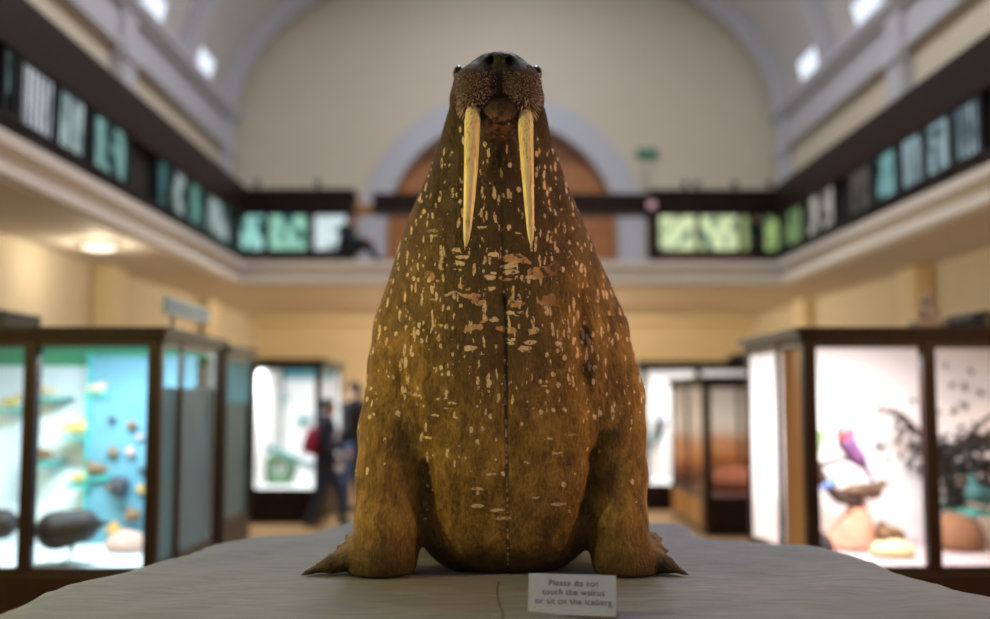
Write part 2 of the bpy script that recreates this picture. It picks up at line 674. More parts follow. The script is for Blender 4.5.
def pic(name, kind, seed, c_hi, c_lo, strength):
    """backlit pictures: pale stripes or loose dark shapes on a pale ground"""
    t = NT(name)
    o = t.map(t.obj(), (1, 1, 1), (0, 0, 0), (seed * 3.7, seed * 1.3, seed))
    x = t.xyz(o)
    u = t.math('ADD', x[0], x[1])
    if kind == 'stripe':
        wv = t.math('SINE', t.math('ADD', t.math('MULTIPLY', u, 58.0), t.math('MULTIPLY', t.noise(o, 3, 1), 1.2)))
        f = t.sstep(wv, -.9, .6)
        f = t.math('MULTIPLY', f, t.math('MULTIPLY_ADD', t.sstep(t.noise(t.map(o, (1, 1, .4)), 6, 2), .36, .60), .7, .3))
    elif kind == 'slant':
        wv = t.math('SINE', t.math('ADD', t.math('MULTIPLY', u, 20.0), t.math('MULTIPLY', x[2], 14.0)))
        f = t.math('MULTIPLY_ADD', wv, .20, t.sstep(t.noise(t.map(o, (1, 1, .7)), 4.5, 1), .33, .56), clamp=True)
    else:
        f = t.sstep(t.noise(o, 4.2, 1), .30, .52)
    col = t.mix(f, c_lo, c_hi)
    e = t.n('Emission', {0: col, 1: strength})
    t.t.links.new(e.outputs[0], t.out.inputs[0])
    return t.m


M_navy = plain('panel_frame_dark', (.010, .012, .016), .45)
M_brownframe = plain('panel_frame_brown', (.03, .012, .008), .4)


def panel(a0, a1, z0, z1, side, mat, label, frame=M_navy):
    """lit picture panel; side 'l'/'r' runs along the hall, 'e' across its end"""
    fr, pc = MB(), MB()
    w = .045
    if side == 'e':
        def B(m, u0, u1, z_0, z_1, d0, d1):
            m.box(u0, u1, 16.45 + d0, 16.45 + d1, z_0, z_1)
        loc = ((a0 + a1) / 2, 16.5, ZB)
    else:
        s, xb = (-1, BL - .02) if side == 'l' else (1, BR + .02)

        def B(m, u0, u1, z_0, z_1, d0, d1):
            p, r = xb + s * d0, xb + s * d1
            m.box(min(p, r), max(p, r), u0, u1, z_0, z_1)
        loc = (xb + s * .05, (a0 + a1) / 2, ZB)
    t = empty('picture_panel', loc, label, 'picture panel', 'picture panels along the balcony')
    B(fr, a0 - w, a0, ZB, z1 + .01, 0, .09)
    B(fr, a1, a1 + w, ZB, z1 + .01, 0, .09)
    B(fr, a0, a1, z0 - .06, z0, 0, .09)
    B(fr, a0, a1, ZB, z0 - .06, .03, .07)
    B(pc, a0, a1, z0, z1, .05, .07)
    fr.build('frame', frame, t)
    pc.build('picture', mat, t)
    return t


CY, LC, GR, PG, WH, DK = (.45, .85, .80), (.75, .95, .92), (.70, .95, .55), (.80, .95, .55), (.9, .85, .85), (.015, .04, .045)
left = [(0, 8, 'blob', CY, .25, 'dim blue-green picture panel on left balcony at the frame edge'),
        (17, 51, 'stripe', (.80, .82, .90), .75, 'white-striped picture panel on left balcony, nearest with stripes'),
        (54, 83, 'stripe', LC, .7, 'white-striped picture panel on left balcony, farther of the striped two'),
        (92, 126, 'slant', CY, .42, 'pale turquoise picture panel with dark figure just before the left balcony gap'),
        (157, 168, 'blob', (.2, .5, .5), .25, 'narrow dim teal picture panel just past the left balcony gap'),
        (171, 186, 'slant', LC, .38, 'pale green picture panel on left balcony, third from the far corner'),
        (189, 203, 'blob', (.3, .7, .55), .34, 'mid green picture panel on left balcony, second from the far corner'),
        (207, 230, 'slant', LC, .42, 'pale mint picture panel on left balcony beside the far corner')]
for i, (a, b, k, c, s, lb) in enumerate(left):
    ya, yb = BL / math.tan(math.atan((a - 488) / F)), BL / math.tan(math.atan((b - 488) / F))
    panel(ya, yb, 3.97, 4.51, 'l', pic('picture_left_%d' % i, k, i + 1, c, DK, s), lb)
right = [(785, 803, 'slant', (.45, .70, .30), .42, 'green picture panel on right balcony beside the far corner'),
         (808, 821, 'slant', (.85, .80, .70), .50, 'cream picture panel on right balcony, second from far corner'),
         (823, 836, 'blob', (.80, .75, .66), .45, 'cream picture panel with dark shapes before the right balcony gap'),
         (851, 874, 'blob', (.16, .14, .13), .5, 'dull brown picture panel past the right balcony gap'),
         (879, 900, 'slant', (.40, .80, .80), .42, 'plain turquoise picture panel on right balcony'),
         (904, 928, 'stripe', (.6, .80, .88), .7, 'turquoise picture panel with dark streaks on right balcony'),
         (931, 955, 'blob', (.6, .85, .92), .42, 'pale blue picture panel with dark curves on right balcony'),
         (959, 988, 'stripe', (.6, .75, .85), .6, 'striped blue picture panel on right balcony at the frame edge')]
for i, (a, b, k, c, s, lb) in enumerate(right):
    ya, yb = BR / math.tan(math.atan((b - 488) / F)), BR / math.tan(math.atan((a - 488) / F))
    panel(ya, yb, 3.97, 4.51, 'r', pic('picture_right_%d' % i, k, i + 21, c, DK, s), lb)
end = [(242, 264, 'slant', (.45, .92, .85), .75, 'turquoise picture panel on end balcony at the left corner'),
       (270, 307, 'slant', (.45, .90, .72), .70, 'green-turquoise picture panel on end balcony, second from left corner'),
       (315, 353, 'blob', (.80, .95, .98), .80, 'white picture panel on end balcony behind the seated person'),
       (658, 695, 'blob', (.78, .90, .52), .85, 'pale lime picture panel with a dark animal on end balcony'),
       (700, 737, 'slant', (.80, .92, .52), .85, 'pale lime picture panel with faint streaks on end balcony'),
       (741, 748, 'blob', (.45, .60, .25), .6, 'narrow lime picture panel on end balcony left of the dark figure'),
       (764, 778, 'slant', (.50, .70, .25), .6, 'lime picture panel on end balcony at the right corner')]
for i, (a, b, k, c, s, lb) in enumerate(end):
    panel(P(a, 230, 16.5).x, P(b, 230, 16.5).x, P(500, 250, 16.5).z, P(500, 213, 16.5).z, 'e',
          pic('picture_end_%d' % i, k, i + 41, c, (.03, .12, .10), s), lb, M_brownframe)
# small lamps along the end balcony's top
for i, (x, lb) in enumerate(((257, 'small black knob lamp on end balcony top, first from left'), (318, 'small black knob lamp on end balcony top, second from left'),
                             (685, 'small black knob lamp on right end balcony top, first from post'), (697, 'small black knob lamp on right end balcony top, second from post'),
                             (735, 'small black knob lamp on right end balcony top, third from post'), (770, 'small black knob lamp on right end balcony top near corner'))):
    p = P(x, 189, 16.6)
    tag(MB().lathe([(.05, 0), (.05, .02), (.018, .03), (.018, .08), (.055, .10), (.06, .15), (.03, .18)], (p.x, 16.6, ZR), 12).build('knob_lamp', M_black, smooth=True), lb, 'lamp', 'knob lamps on the end balcony')
# post with a pale badge where the end balcony's right half begins
p = P(653, 200, 16.35)
t = empty('rail_post', (p.x, 16.35, ZB), 'dark post with pale badge at the right end of the arch', 'post')
MB().box(p.x - .09, p.x + .09, 16.28, 16.4, ZB, P(653, 192, 16.3).z).build('shaft', M_woodh, t)
pp = P(652, 205, 16.27)
MB().ball(pp, (.075, .014, .075)).build('badge', plain('badge_pink', (.8, .5, .6), .5), t, True)
# green exit sign on the end wall
p = P(647, 153.5, YU - .05)
t = empty('exit_sign', (p.x, YU - .02, p.z - .09), 'small green sign on the end wall right of the arch', 'sign')
MB().box(p.x - .21, p.x + .21, YU - .09, YU, p.z - .085, p.z + .085).build('housing', plain('sign_green', (.02, .22, .13), .4), t, bevel=.01)
p = P(645, 180, YU - .05)
MB().box(p.x - .07, p.x + .07, YU - .08, YU, P(645, 196, YU).z, P(645, 168, YU).z).build('bracket_box', M_lrim, t)

# ------------------------------------------------------------------ the iceberg plinth
ol = [(-1.15, 1.9), (-1.40, 2.93), (-1.38, 3.42), (-1.28, 3.75), (-1.09, 4.42), (-.83, 4.62), (-.64, 4.88), (0, 5.0), (.83, 4.96), (.97, 4.52), (1.38, 4.20),
      (1.46, 3.80), (1.51, 3.32), (1.62, 3.10), (1.55, 1.9)]
PZ = 1.0


def catmull(pts, n=8):
    o = []
    m = len(pts)
    for i in range(m):
        p0, p1, p2, p3 = [np.array(pts[(i + k) % m]) for k in (-1, 0, 1, 2)]
        for t in np.arange(n) / n:
            o.append(.5 * ((2 * p1) + (-p0 + p2) * t + (2 * p0 - 5 * p1 + 4 * p2 - p3) * t * t + (-p0 + 3 * p1 - 3 * p2 + p3) * t ** 3))
    return np.array(o)


oc = catmull(ol)
hh = .022
gx, gy = np.arange(-2.0, 2.2, hh), np.arange(1.3, 5.5, hh)
GX, GY = np.meshgrid(gx, gy, indexing='ij')
dist = np.full(GX.shape, 9.0)
inside = np.zeros(GX.shape, bool)
for i in range(len(oc)):
    a, b = oc[i], oc[(i + 1) % len(oc)]
    ab = b - a
    tt = np.clip(((GX - a[0]) * ab[0] + (GY - a[1]) * ab[1]) / (ab @ ab), 0, 1)
    dist = np.minimum(dist, np.hypot(GX - a[0] - tt * ab[0], GY - a[1] - tt * ab[1]))
    cr = ((a[1] > GY) != (b[1] > GY)) & (GX < (b[0] - a[0]) * (GY - a[1]) / (b[1] - a[1] + 1e-12) + a[0])
    inside ^= cr
sd = np.where(inside, -dist, dist)
und = .006 * np.sin(GX * 7 + 2 * np.sin(GY * 3)) * np.sin(GY * 9 + GX * 2) + .004 * np.sin(GX * 17 - GY * 11)
flat = np.exp(-((GX - .02) / .85) ** 4 - ((GY - 3.75) / .75) ** 4)
top = PZ + und * (1 - flat) - .012 * np.clip((sd + .12) / .12, 0, 1) ** 2
top += .030 * np.exp(-((GX + .62) / .12) ** 2 - ((GY - 4.72) / .12) ** 2) + .02 * np.exp(-((GX - .85) / .2) ** 2 - ((GY - 4.7) / .15) ** 2)
top -= .045 * np.clip((2.86 + .05 * np.sin(GX * 5) - GY) / .3, 0, 1)
top -= .006 * np.exp(-((GX - .035 - .01 * np.sin(GY * 8)) / .014) ** 2) * np.clip((3.55 - GY) / .15, 0, 1)
top = np.where(((GX - .02) / .80) ** 2 + ((GY - 4.0) / .74) ** 2 < 1, np.minimum(top, PZ - .0005), top)
steep = np.clip(sd / .30, 0, 1)
Z = top * (1 - steep ** .7) - 0.0
Z = np.where(sd > .30, 0, Z)
keep = (sd < .33)
idx = -np.ones(GX.shape, int)
idx[keep] = np.arange(keep.sum())
mb = MB()
mb.v = [tuple(v) for v in np.stack([GX[keep], GY[keep], Z[keep]], 1).tolist()]
qd = np.stack([idx[:-1, :-1], idx[1:, :-1], idx[1:, 1:], idx[:-1, 1:]], -1).reshape(-1, 4)
mb.f = [tuple(v) for v in qd[(qd >= 0).all(1)].tolist()]
t = NT('painted_canvas_ice')
o = t.obj()
st = t.noise(t.map(o, (3, 16, 3), (0, 0, .12)), 2.2, 6, .6, .5)
big = t.noise(o, 1.6, 3)
col = t.ramp(st, [(.25, (.118, .138, .168)), (.55, (.178, .20, .240)), (.8, (.235, .26, .305))])
col = t.mix(t.math('MULTIPLY', t.sstep(big, .4, .7), .5), col, (.15, .17, .18))
X = t.xyz(o)
wob = t.math('MULTIPLY', t.math('SINE', t.math('MULTIPLY', X[1], 9)), .006)
seam = t.math('ABSOLUTE', t.math('SUBTRACT', X[0], t.math('ADD', wob, .036)))
sm = t.math('MULTIPLY', t.math('SUBTRACT', 1, t.sstep(seam, .002, .006)), t.math('LESS_THAN', X[1], .02))
col = t.mix(t.math('MULTIPLY', sm, .75), col, (.06, .06, .055))
sc = t.sstep(t.noise(t.map(o, (2.2, 14, 3), (0, 0, -.25)), 2.4, 3, .5, .3), .74, .78)
col = t.mix(t.math('MULTIPLY', sc, .7), col, (.10, .10, .10))
bp = t.bump(st, .5, .02, t.bump(t.noise(o, 90, 3), .18, .004))
t.bsdf(col, .75, bp)
ice = tag(mb.build('iceberg_plinth', t.m, smooth=True, origin=(0, 3.4, 0)), 'low grey painted iceberg plinth under the walrus', 'plinth')

# ------------------------------------------------------------------ walrus
WO = Vector((0, 3.6, PZ))


def rows(tab, yc):
    z, hw, xc = [], [], []
    for y, l, r in tab:
        D = yc(y)
        a, b = P(l, y, D), P(r, y, D)
        z.append(a.z)
        hw.append((b.x - a.x) / 2)
        xc.append((a.x + b.x) / 2)
    return np.array(z), np.array(hw), np.array(xc)


tab = [(75, 466, 528), (96, 455, 538), (115, 447, 546), (135, 441.5, 548), (158, 434, 558), (180, 426, 565), (211, 412, 578), (241, 401, 591), (272, 392, 603),
       (303, 384, 612), (333, 383, 616), (364, 388, 616), (397, 394, 615), (434, 402, 611), (471, 409, 606), (509, 414, 600), (538, 422, 588), (556, 436, 570), (574, 478, 536)]


def ycen(y):
    return np.interp(y, [75, 135, 211, 303, 434, 574], [3.60, 3.62, 3.66, 3.76, 3.84, 3.86])


zr, hwr, xcr = rows(tab, ycen)
ycr = np.array([ycen(q[0]) for q in tab])
fr = np.interp([q[0] for q in tab], [75, 115, 135, 158, 211, 272, 333, 397, 471, 538, 574], [3.46, 3.46, 3.45, 3.44, 3.41, 3.38, 3.36, 3.37, 3.40, 3.47, 3.62])
br = ycr - fr
od = np.argsort(zr)
zz = np.linspace(zr.min(), zr.max(), 300)


def sm(a):
    b = np.interp(zz, zr[od], a[od])
    k = np.exp(-np.linspace(-2, 2, 19) ** 2)
    return np.convolve(np.pad(b, 9, 'edge'), k / k.sum(), 'valid')


A_, B_, XC_, YC_ = sm(hwr), sm(br), sm(xcr), sm(ycr)
S = SDF((-.80, 3.02, PZ - .03), (.84, 4.78, 2.95), .0125)


def at(a):
    return np.interp(S.Z, zz, a).astype(np.float32)


ZT, ZB_ = zr.max(), zr.min()
a_, b_ = at(A_), at(B_)
x_, y_ = np.abs((S.X - at(XC_)) / a_), np.abs((S.Y - at(YC_)) / b_)
e = np.interp(S.Z, [PZ, PZ + .35, PZ + .8, PZ + 1.2], [3.2, 3.0, 2.5, 2.1]).astype(np.float32)
rr = (x_ ** e + y_ ** e) ** (1 / e)
tor = (rr - 1) * np.minimum(a_, b_) * .93
tor = np.maximum(tor, np.maximum(S.Z - (ZT - .04), ZB_ + .01 - S.Z) * .9)
S.u(tor)
del x_, y_, rr
# haunches behind
S.u(S.ell((.02, 4.22, 1.34), (.44, .42, .36)), .25)
S.u(S.cap((-.16, 4.4, 1.12), (-.30, 4.66, 1.05), .12, .05, (1, 1, 2)), .06)
S.u(S.cap((.20, 4.4, 1.12), (.32, 4.66, 1.05), .12, .05, (1, 1, 2)), .06)


# arms: upper arm hangs from the shoulder, flat on the outside
def q3(px, py, D):
    return np.array(P(px, py, D))


def arm(pts, k):
    d = None
    for (p, r), (p2, r2) in zip(pts[:-1], pts[1:]):
        c = S.cap(p, p2, r, r2)
        d = c if d is None else S.smin(d, c, .03)
    return d


la = arm([(q3(424, 300, 3.70), .115), (q3(409, 333, 3.66), .124), (q3(402, 365, 3.62), .118), (q3(393, 430, 3.58), .119), (q3(390, 475, 3.56), .116), (q3(390, 520, 3.55), .118), (q3(383, 558, 3.55), .113), (q3(375, 585, 3.55), .098)], .03)
ra = arm([(q3(580, 300, 3.70), .11), (q3(595, 333, 3.66), .118), (q3(604, 365, 3.62), .110), (q3(612, 397, 3.60), .114), (q3(615, 430, 3.58), .106), (q3(619, 475, 3.56), .098), (q3(618, 520, 3.55), .099), (q3(623, 558, 3.55), .104), (q3(635, 585, 3.55), .098)], .03)
S.u(la, .055)
S.u(ra, .055)
# creases between chest and arms
for pts in ([(424, 470), (424, 500), (424, 545)], [(582, 295), (584, 335), (586, 370), (592, 410)], [(606, 438), (597, 458), (596, 486), (589, 512), (580, 540)]):
    for (xa, ya), (xb, yb) in zip(pts[:-1], pts[1:]):
        rc = .003 if ya < 420 else .020
        S.cut(S.cap(q3(xa, ya, 3.40), q3(xb, yb, 3.40), rc, rc, (1, .2, 1)), .05 if ya < 420 else .03)
# fore flippers spread outwards over the ice: folded digits
for base, tips in (((370, 552), ((302, 576, 3.49, .014), (309, 571, 3.53, .015), (318, 564, 3.57, .016), (329, 556, 3.61, .017), (339, 547, 3.64, .018), (348, 537, 3.66, .02))),
                   ((636, 552), ((687, 576, 3.48, .012), (678, 571, 3.52, .013), (668, 551, 3.60, .012), (661, 538, 3.66, .015), (653, 533, 3.68, .018)))):
    b0 = q3(base[0], base[1], 3.56)
    for tx, tyy, D, r in tips:
        e1 = q3(tx, tyy, D)
        e1[2] = max(e1[2], PZ + .010)
        m = b0 * .45 + e1 * .55
        S.u(S.smin(S.cap(b0, m, .066, .031, (1, 1, 1.1)), S.cap(m, e1, .029, r * .8, (1, 1, 1.3)), .03), .009)
S.d = np.maximum(S.d, PZ + .003 - S.Z)
# belly lifted a little off the ice in front
# ---- head
HD = 3.36
S.u(S.ell(q3(497, 94, 3.53), (.128, .17, .130)), .05)                 # skull
S.u(S.cap(q3(497, 150, 3.60), q3(497, 104, 3.55), .165, .132), .05)
for sx, cx in ((-1, 478.5), (1, 519)):
    S.u(S.ell(q3(cx, 87, 3.36), (.080, .105, .082)), .045)              # muzzle pads
    S.u(S.ell(q3(cx + sx * 5.5, 101, 3.33), (.052, .075, .058)), .03)
    S.u(S.cap(q3(497 + sx * 36, 76, 3.50), q3(497 + sx * 39, 98, 3.54), .022, .03), .03)   # brow and cheek
    S.u(S.cap(q3(497 + sx * 43, 112, 3.50), q3(497 + sx * 45, 140, 3.53), .020, .030), .04)
S.u(S.cap(q3(499.5, 67, 3.33), q3(499.5, 74, 3.37), .052, .075), .04)
for sx in (-1, 1):
    S.u(S.cap(q3(499.5 + sx * 11, 66, 3.36), q3(498 + sx * 31, 82, 3.46), .042, .045), .03)   # nose
S.u(S.ell(q3(499.5, 61, 3.295), (.054, .04, .029)), .02)
S.cut(S.cap(q3(499.7, 74, 3.20), q3(500, 100, 3.26), .006, .010, (1, .6, 1)), .03)   # philtrum
for cx in (491.5, 507.5):
    S.cut(S.cap(q3(cx, 60.5, 3.20), q3(cx, 60, 3.30), .0165, .013), .008)       # nostrils
# mouth: hollow under the upper lip, then the chin
S.cut(S.ell(q3(500, 118, 3.24), (.082, .13, .075)), .02)
for cx in (473, 526):
    S.cut(S.ell(q3(cx, 131, 3.27), (.034, .10, .050)), .02)
S.cut(S.cap(q3(500.5, 93, 3.20), q3(500.5, 104, 3.24), .014, .03), .02)
S.u(S.ell(q3(500, 117, 3.325), (.073, .085, .065)), .010)
S.u(S.cap(q3(500, 126, 3.36), q3(500, 165, 3.48), .065, .10), .03)
# fold lines down the neck
for i, xx in enumerate((446, 455, 549, 541)):
    S.cut(S.cap(q3(xx, 120, 3.36), q3(xx + (-14 if xx < 500 else 14), 200, 3.34), .004, .012, (1, .12, 1)), .03)
# stitched seam down the belly
for ya, yb, xa, xb in ((150, 300, 500, 505), (300, 470, 505, 508), (470, 565, 508, 508)):
    S.cut(S.cap(q3(xa, ya, 3.36), q3(xb, yb, 3.34), .003, .003, (1, .1, 1)), .018)

t = NT('walrus_hide')
o = t.obj()
X = t.xyz(o)
z = X[2]
fine = t.noise(t.map(o, (60, 60, 16)), 2.2, 6, .65, .4)
blot = t.noise(o, 6, 6, .6, .4)
blot2 = t.noise(t.map(o, (1, 1, .5)), 16, 5, .6, .6)
smud = t.sstep(t.noise(t.map(o, (1, 1, .75)), 4.2, 6, .62, .5), .50, .66)
darkf = t.sstep(t.math('ADD', z, t.math('MULTIPLY', blot, .5)), .95, 1.75)  # head's own dark skin; neck-front shade is painted in here and in centre
col = t.ramp(t.math('ADD', t.math('MULTIPLY', blot2, .55), t.math('MULTIPLY', fine, .45)), [(.30, (.035, .018, .004)), (.45, (.17, .095, .020)), (.58, (.34, .20, .045)), (.75, (.52, .34, .10))])
col = t.mix(t.math('MULTIPLY', smud, .62), col, t.mix(fine, (.012, .006, .003), (.10, .055, .020)))
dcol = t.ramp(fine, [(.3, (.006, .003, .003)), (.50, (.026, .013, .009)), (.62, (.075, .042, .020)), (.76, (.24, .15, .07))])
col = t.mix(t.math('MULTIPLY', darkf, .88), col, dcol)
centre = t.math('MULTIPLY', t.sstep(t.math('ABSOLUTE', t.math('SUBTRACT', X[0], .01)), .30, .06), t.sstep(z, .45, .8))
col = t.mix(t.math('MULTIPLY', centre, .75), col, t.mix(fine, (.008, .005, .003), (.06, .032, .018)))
# darker brown hem along belly and flippers
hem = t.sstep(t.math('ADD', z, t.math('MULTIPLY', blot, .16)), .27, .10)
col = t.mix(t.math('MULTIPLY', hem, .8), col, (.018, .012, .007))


def scars(scale, vec_scale, rad, keep, zr0, zr1, rot=(0, 0, 0), seed=0, halfw=None, warp=.03):
    nzv = t.n('TexNoise', {'Vector': o, 'Scale': 9.0, 'Detail': 3.0})
    off = t.n('VectorMath', {0: nzv.outputs['Color'], 1: (.5, .5, .5)}, operation='SUBTRACT')
    off = t.n('VectorMath', {0: off.outputs[0], 3: warp}, operation='SCALE')
    v = t.n('VectorMath', {0: o, 1: off.outputs[0]}, operation='ADD').outputs[0]
    nzf = t.n('TexNoise', {'Vector': o, 'Scale': 70.0, 'Detail': 2.0})
    of2 = t.n('VectorMath', {0: nzf.outputs['Color'], 1: (.5, .5, .5)}, operation='SUBTRACT')
    of2 = t.n('VectorMath', {0: of2.outputs[0], 3: .009}, operation='SCALE')
    v = t.n('VectorMath', {0: v, 1: of2.outputs[0]}, operation='ADD').outputs[0]
    v = t.map(v, vec_scale, rot, (seed, seed * .7, seed * 1.9))
    vo = t.n('TexVoronoi', {'Vector': v, 'Scale': scale})
    rnd = t.xyz(vo.outputs['Color'])
    msk = t.math('LESS_THAN', vo.outputs['Distance'], t.math('MULTIPLY', rnd[1], rad))
    kp = t.math('MULTIPLY', t.math('MULTIPLY', t.sstep(z, zr0[0], zr0[1]), t.sstep(z, zr1[1], zr1[0])), keep)
    msk = t.math('MULTIPLY', msk, t.math('LESS_THAN', rnd[0], kp))
    if halfw:
        msk = t.math('MULTIPLY', msk, t.sstep(t.math('ABSOLUTE', X[0]), halfw, halfw * .55))
    return msk


m1 = scars(17, (3.6, .9, .85), .40, .55, (.50, .85), (1.42, 1.62), (0, 0, 0), 1.3)
m1b = scars(19, (3.2, .9, .80), .38, .45, (.30, .80), (1.42, 1.6), (0, .45, 0), 4.3)
m1c = scars(19, (3.2, .9, .80), .38, .45, (.40, .80), (1.42, 1.6), (0, -.5, 0), 7.3)
m2 = scars(9, (1.0, .8, 2.3), .58, .75, (.80, .92), (1.10, 1.22), (0, .15, 0), 2.1, .27, .10)
m3 = scars(34, (1.4, .8, 1), .40, .40, (.15, .7), (1.42, 1.6), (0, 0, 0), 5.7)
m4 = scars(11, (.9, .7, 4.2), .30, .42, (.10, .3), (.6, .85), (0, .8, 0), 8.2, .34)
m5 = scars(16, (1.0, .8, 2.6), .48, .60, (.70, .85), (1.10, 1.25), (0, -.1, 0), 3.9, .24, .05)
mm = m1
for q_ in (m1b, m1c, m3, m4, m5):
    mm = t.math('MAXIMUM', mm, q_)
edge = t.sstep(t.noise(o, 55, 2), .34, .46)
mm = t.math('MULTIPLY', mm, edge)
m2 = t.math('MULTIPLY', m2, t.sstep(t.noise(o, 38, 3), .40, .47))
col = t.mix(t.math('MULTIPLY', mm, .9), col, t.ramp(blot2, [(.35, (.72, .55, .36)), (.65, (.90, .76, .56))]))
col = t.mix(t.math('MULTIPLY', m2, .92), col, t.ramp(blot2, [(.35, (.50, .27, .16)), (.65, (.70, .47, .27))]))
# pale stitches along the belly seam
sx = t.math('ABSOLUTE', t.math('SUBTRACT', X[0], t.math('MULTIPLY_ADD', z, -.018, .070)))
stc = t.math('MULTIPLY', t.math('LESS_THAN', sx, .0035), t.sstep(t.noise(t.map(o, (1, 1, 60)), 1.0, 2), .50, .56))
stc = t.math('MULTIPLY', stc, t.math('LESS_THAN', z, .75))
seamd = t.math('MULTIPLY', t.sstep(sx, .010, .002), t.math('LESS_THAN', X[1], -.0))
col = t.mix(t.math('MULTIPLY', seamd, .55), col, (.015, .01, .006))
col = t.mix(t.math('MULTIPLY', stc, .7), col, (.55, .42, .26))
ch = t.n('VectorMath', {0: o, 1: tuple(Vector(q3(500, 128, 3.27)) - WO)}, operation='DISTANCE').outputs['Value']
col = t.mix(t.math('MULTIPLY', t.sstep(ch, .075, .02), t.sstep(t.noise(o, 40, 3), .42, .55)), col, (.26, .14, .085))
# black bare nose
nose = t.n('VectorMath', {0: o, 1: tuple(Vector(q3(499.5, 59, 3.30)) - WO)}, operation='DISTANCE').outputs['Value']
col = t.mix(t.sstep(nose, .115, .06), col, (.006, .006, .008))
b1 = t.bump(fine, .55, .012)
b2 = t.bump(t.noise(o, 26, 5, .6, .5), .6, .02, b1)
b2 = t.bump(t.noise(t.map(o, (1, 1, .45)), 12, 4, .55, .8), .5, .035, b2)
b3 = t.bump(mm, -.35, .004, b2)
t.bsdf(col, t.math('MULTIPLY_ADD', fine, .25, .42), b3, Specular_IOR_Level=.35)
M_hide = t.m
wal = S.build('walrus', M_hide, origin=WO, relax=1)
tag(wal, 'huge stuffed brown walrus sitting upright with two long tusks on the iceberg', 'walrus')
del S

t = NT('tusk_ivory')
o = t.obj()
st = t.noise(t.map(o, (70, 70, 6)), 2.0, 5, .6, .3)
col = t.ramp(st, [(.30, (.35, .22, .06)), (.42, (.80, .66, .30)), (.58, (.95, .85, .50)), (.8, (.97, .92, .68))])
t.bsdf(col, .38, t.bump(st, .25, .004))
M_tusk = t.m
for pts in ([(474, 104, 3.36, 6.5), (472.7, 113, 3.29, 7.6), (472.4, 121, 3.262, 8.2), (472, 135, 3.235, 8.0), (471, 165, 3.215, 7.2), (469.3, 200, 3.205, 5.8), (467.3, 228, 3.205, 4.2), (466.4, 240, 3.205, 2.8), (466, 246.5, 3.206, .9)],
            [(524, 106, 3.36, 6.3), (525.5, 117, 3.29, 7.3), (525.7, 125, 3.262, 7.9), (526, 138, 3.235, 7.5), (527.2, 165, 3.215, 6.6), (529, 200, 3.205, 5.2), (530.5, 228, 3.205, 3.9), (531, 239, 3.205, 2.6), (531.3, 245.5, 3.206, .9)]):
    pp = [Vector(q3(x, y, D)) for x, y, D, w_ in pts]
    MB().tube(pp, [w_ * 3.22 / F for *_, w_ in pts], 16).build('tusk', M_tusk, wal, True)
M_eye = plain('eye_black', (.006, .005, .006), .12, .05)
for cx in (458.5, 536.5):
    MB().ball(q3(cx, 74, 3.50), (.020, .024, .030)).build('eye', M_eye, wal, True)
# whiskers: short stiff bristles on both muzzle pads
import bmesh
from mathutils.bvhtree import BVHTree
bv = BVHTree.FromObject(wal, bpy.context.evaluated_depsgraph_get())
mb = MB()
rng = random.Random(7)
nb = 0
for _ in range(1900):
    px, py = rng.uniform(456, 543), rng.uniform(70, 128)
    dx = abs(px - 499.5)
    if py > 92 and dx < 4 + (py - 90) * .75 or py < 70 + dx * .12 or dx < 3:
        continue
    d = (P(px, py, 3.3) - Vector((0, 0, CAM_Z))).normalized()
    hit, nrm, _, ds = bv.ray_cast(Vector((0, 0, CAM_Z)) - WO, d)
    if hit is None or hit.y > 3.43 - WO.y:
        continue
    c = hit + WO
    L = .005 + .015 * max(0, (py - 88) / 35) * rng.uniform(.5, 1.2)
    tip = c + nrm * L + Vector((0, 0, -L * (.3 + .7 * max(0, (py - 85) / 40))))
    mb.tube([c - nrm * .003, (c + tip) / 2 + nrm * L * .1, tip], [.0011, .0009, .0005], 4)
    nb += 1
w = mb.build('whiskers', plain('whisker_horn', (.66, .52, .48), .4, .3, 40), wal, True)
w['kind'] = 'stuff'

# ------------------------------------------------------------------ the notice card
c0, c1 = P(528, 613, 2.905), P(616, 616, 2.865)
u0 = P(528, 572, 2.86)
hgt = .109
ex = (c1 - c0)
ex.z = 0
wd = ex.length
ang = math.atan2(ex.y, ex.x)
zf = PZ + .0005
sgn = empty('notice_card', ((c0.x + c1.x) / 2, (c0.y + c1.y) / 2, zf), 'small white folded card asking visitors not to touch, at the walrus feet', 'sign')
sgn.rotation_euler.z = ang


def local(mb, name, mat, **k):
    o = mb.build(name, mat, **k)
    o.parent = sgn
    return o


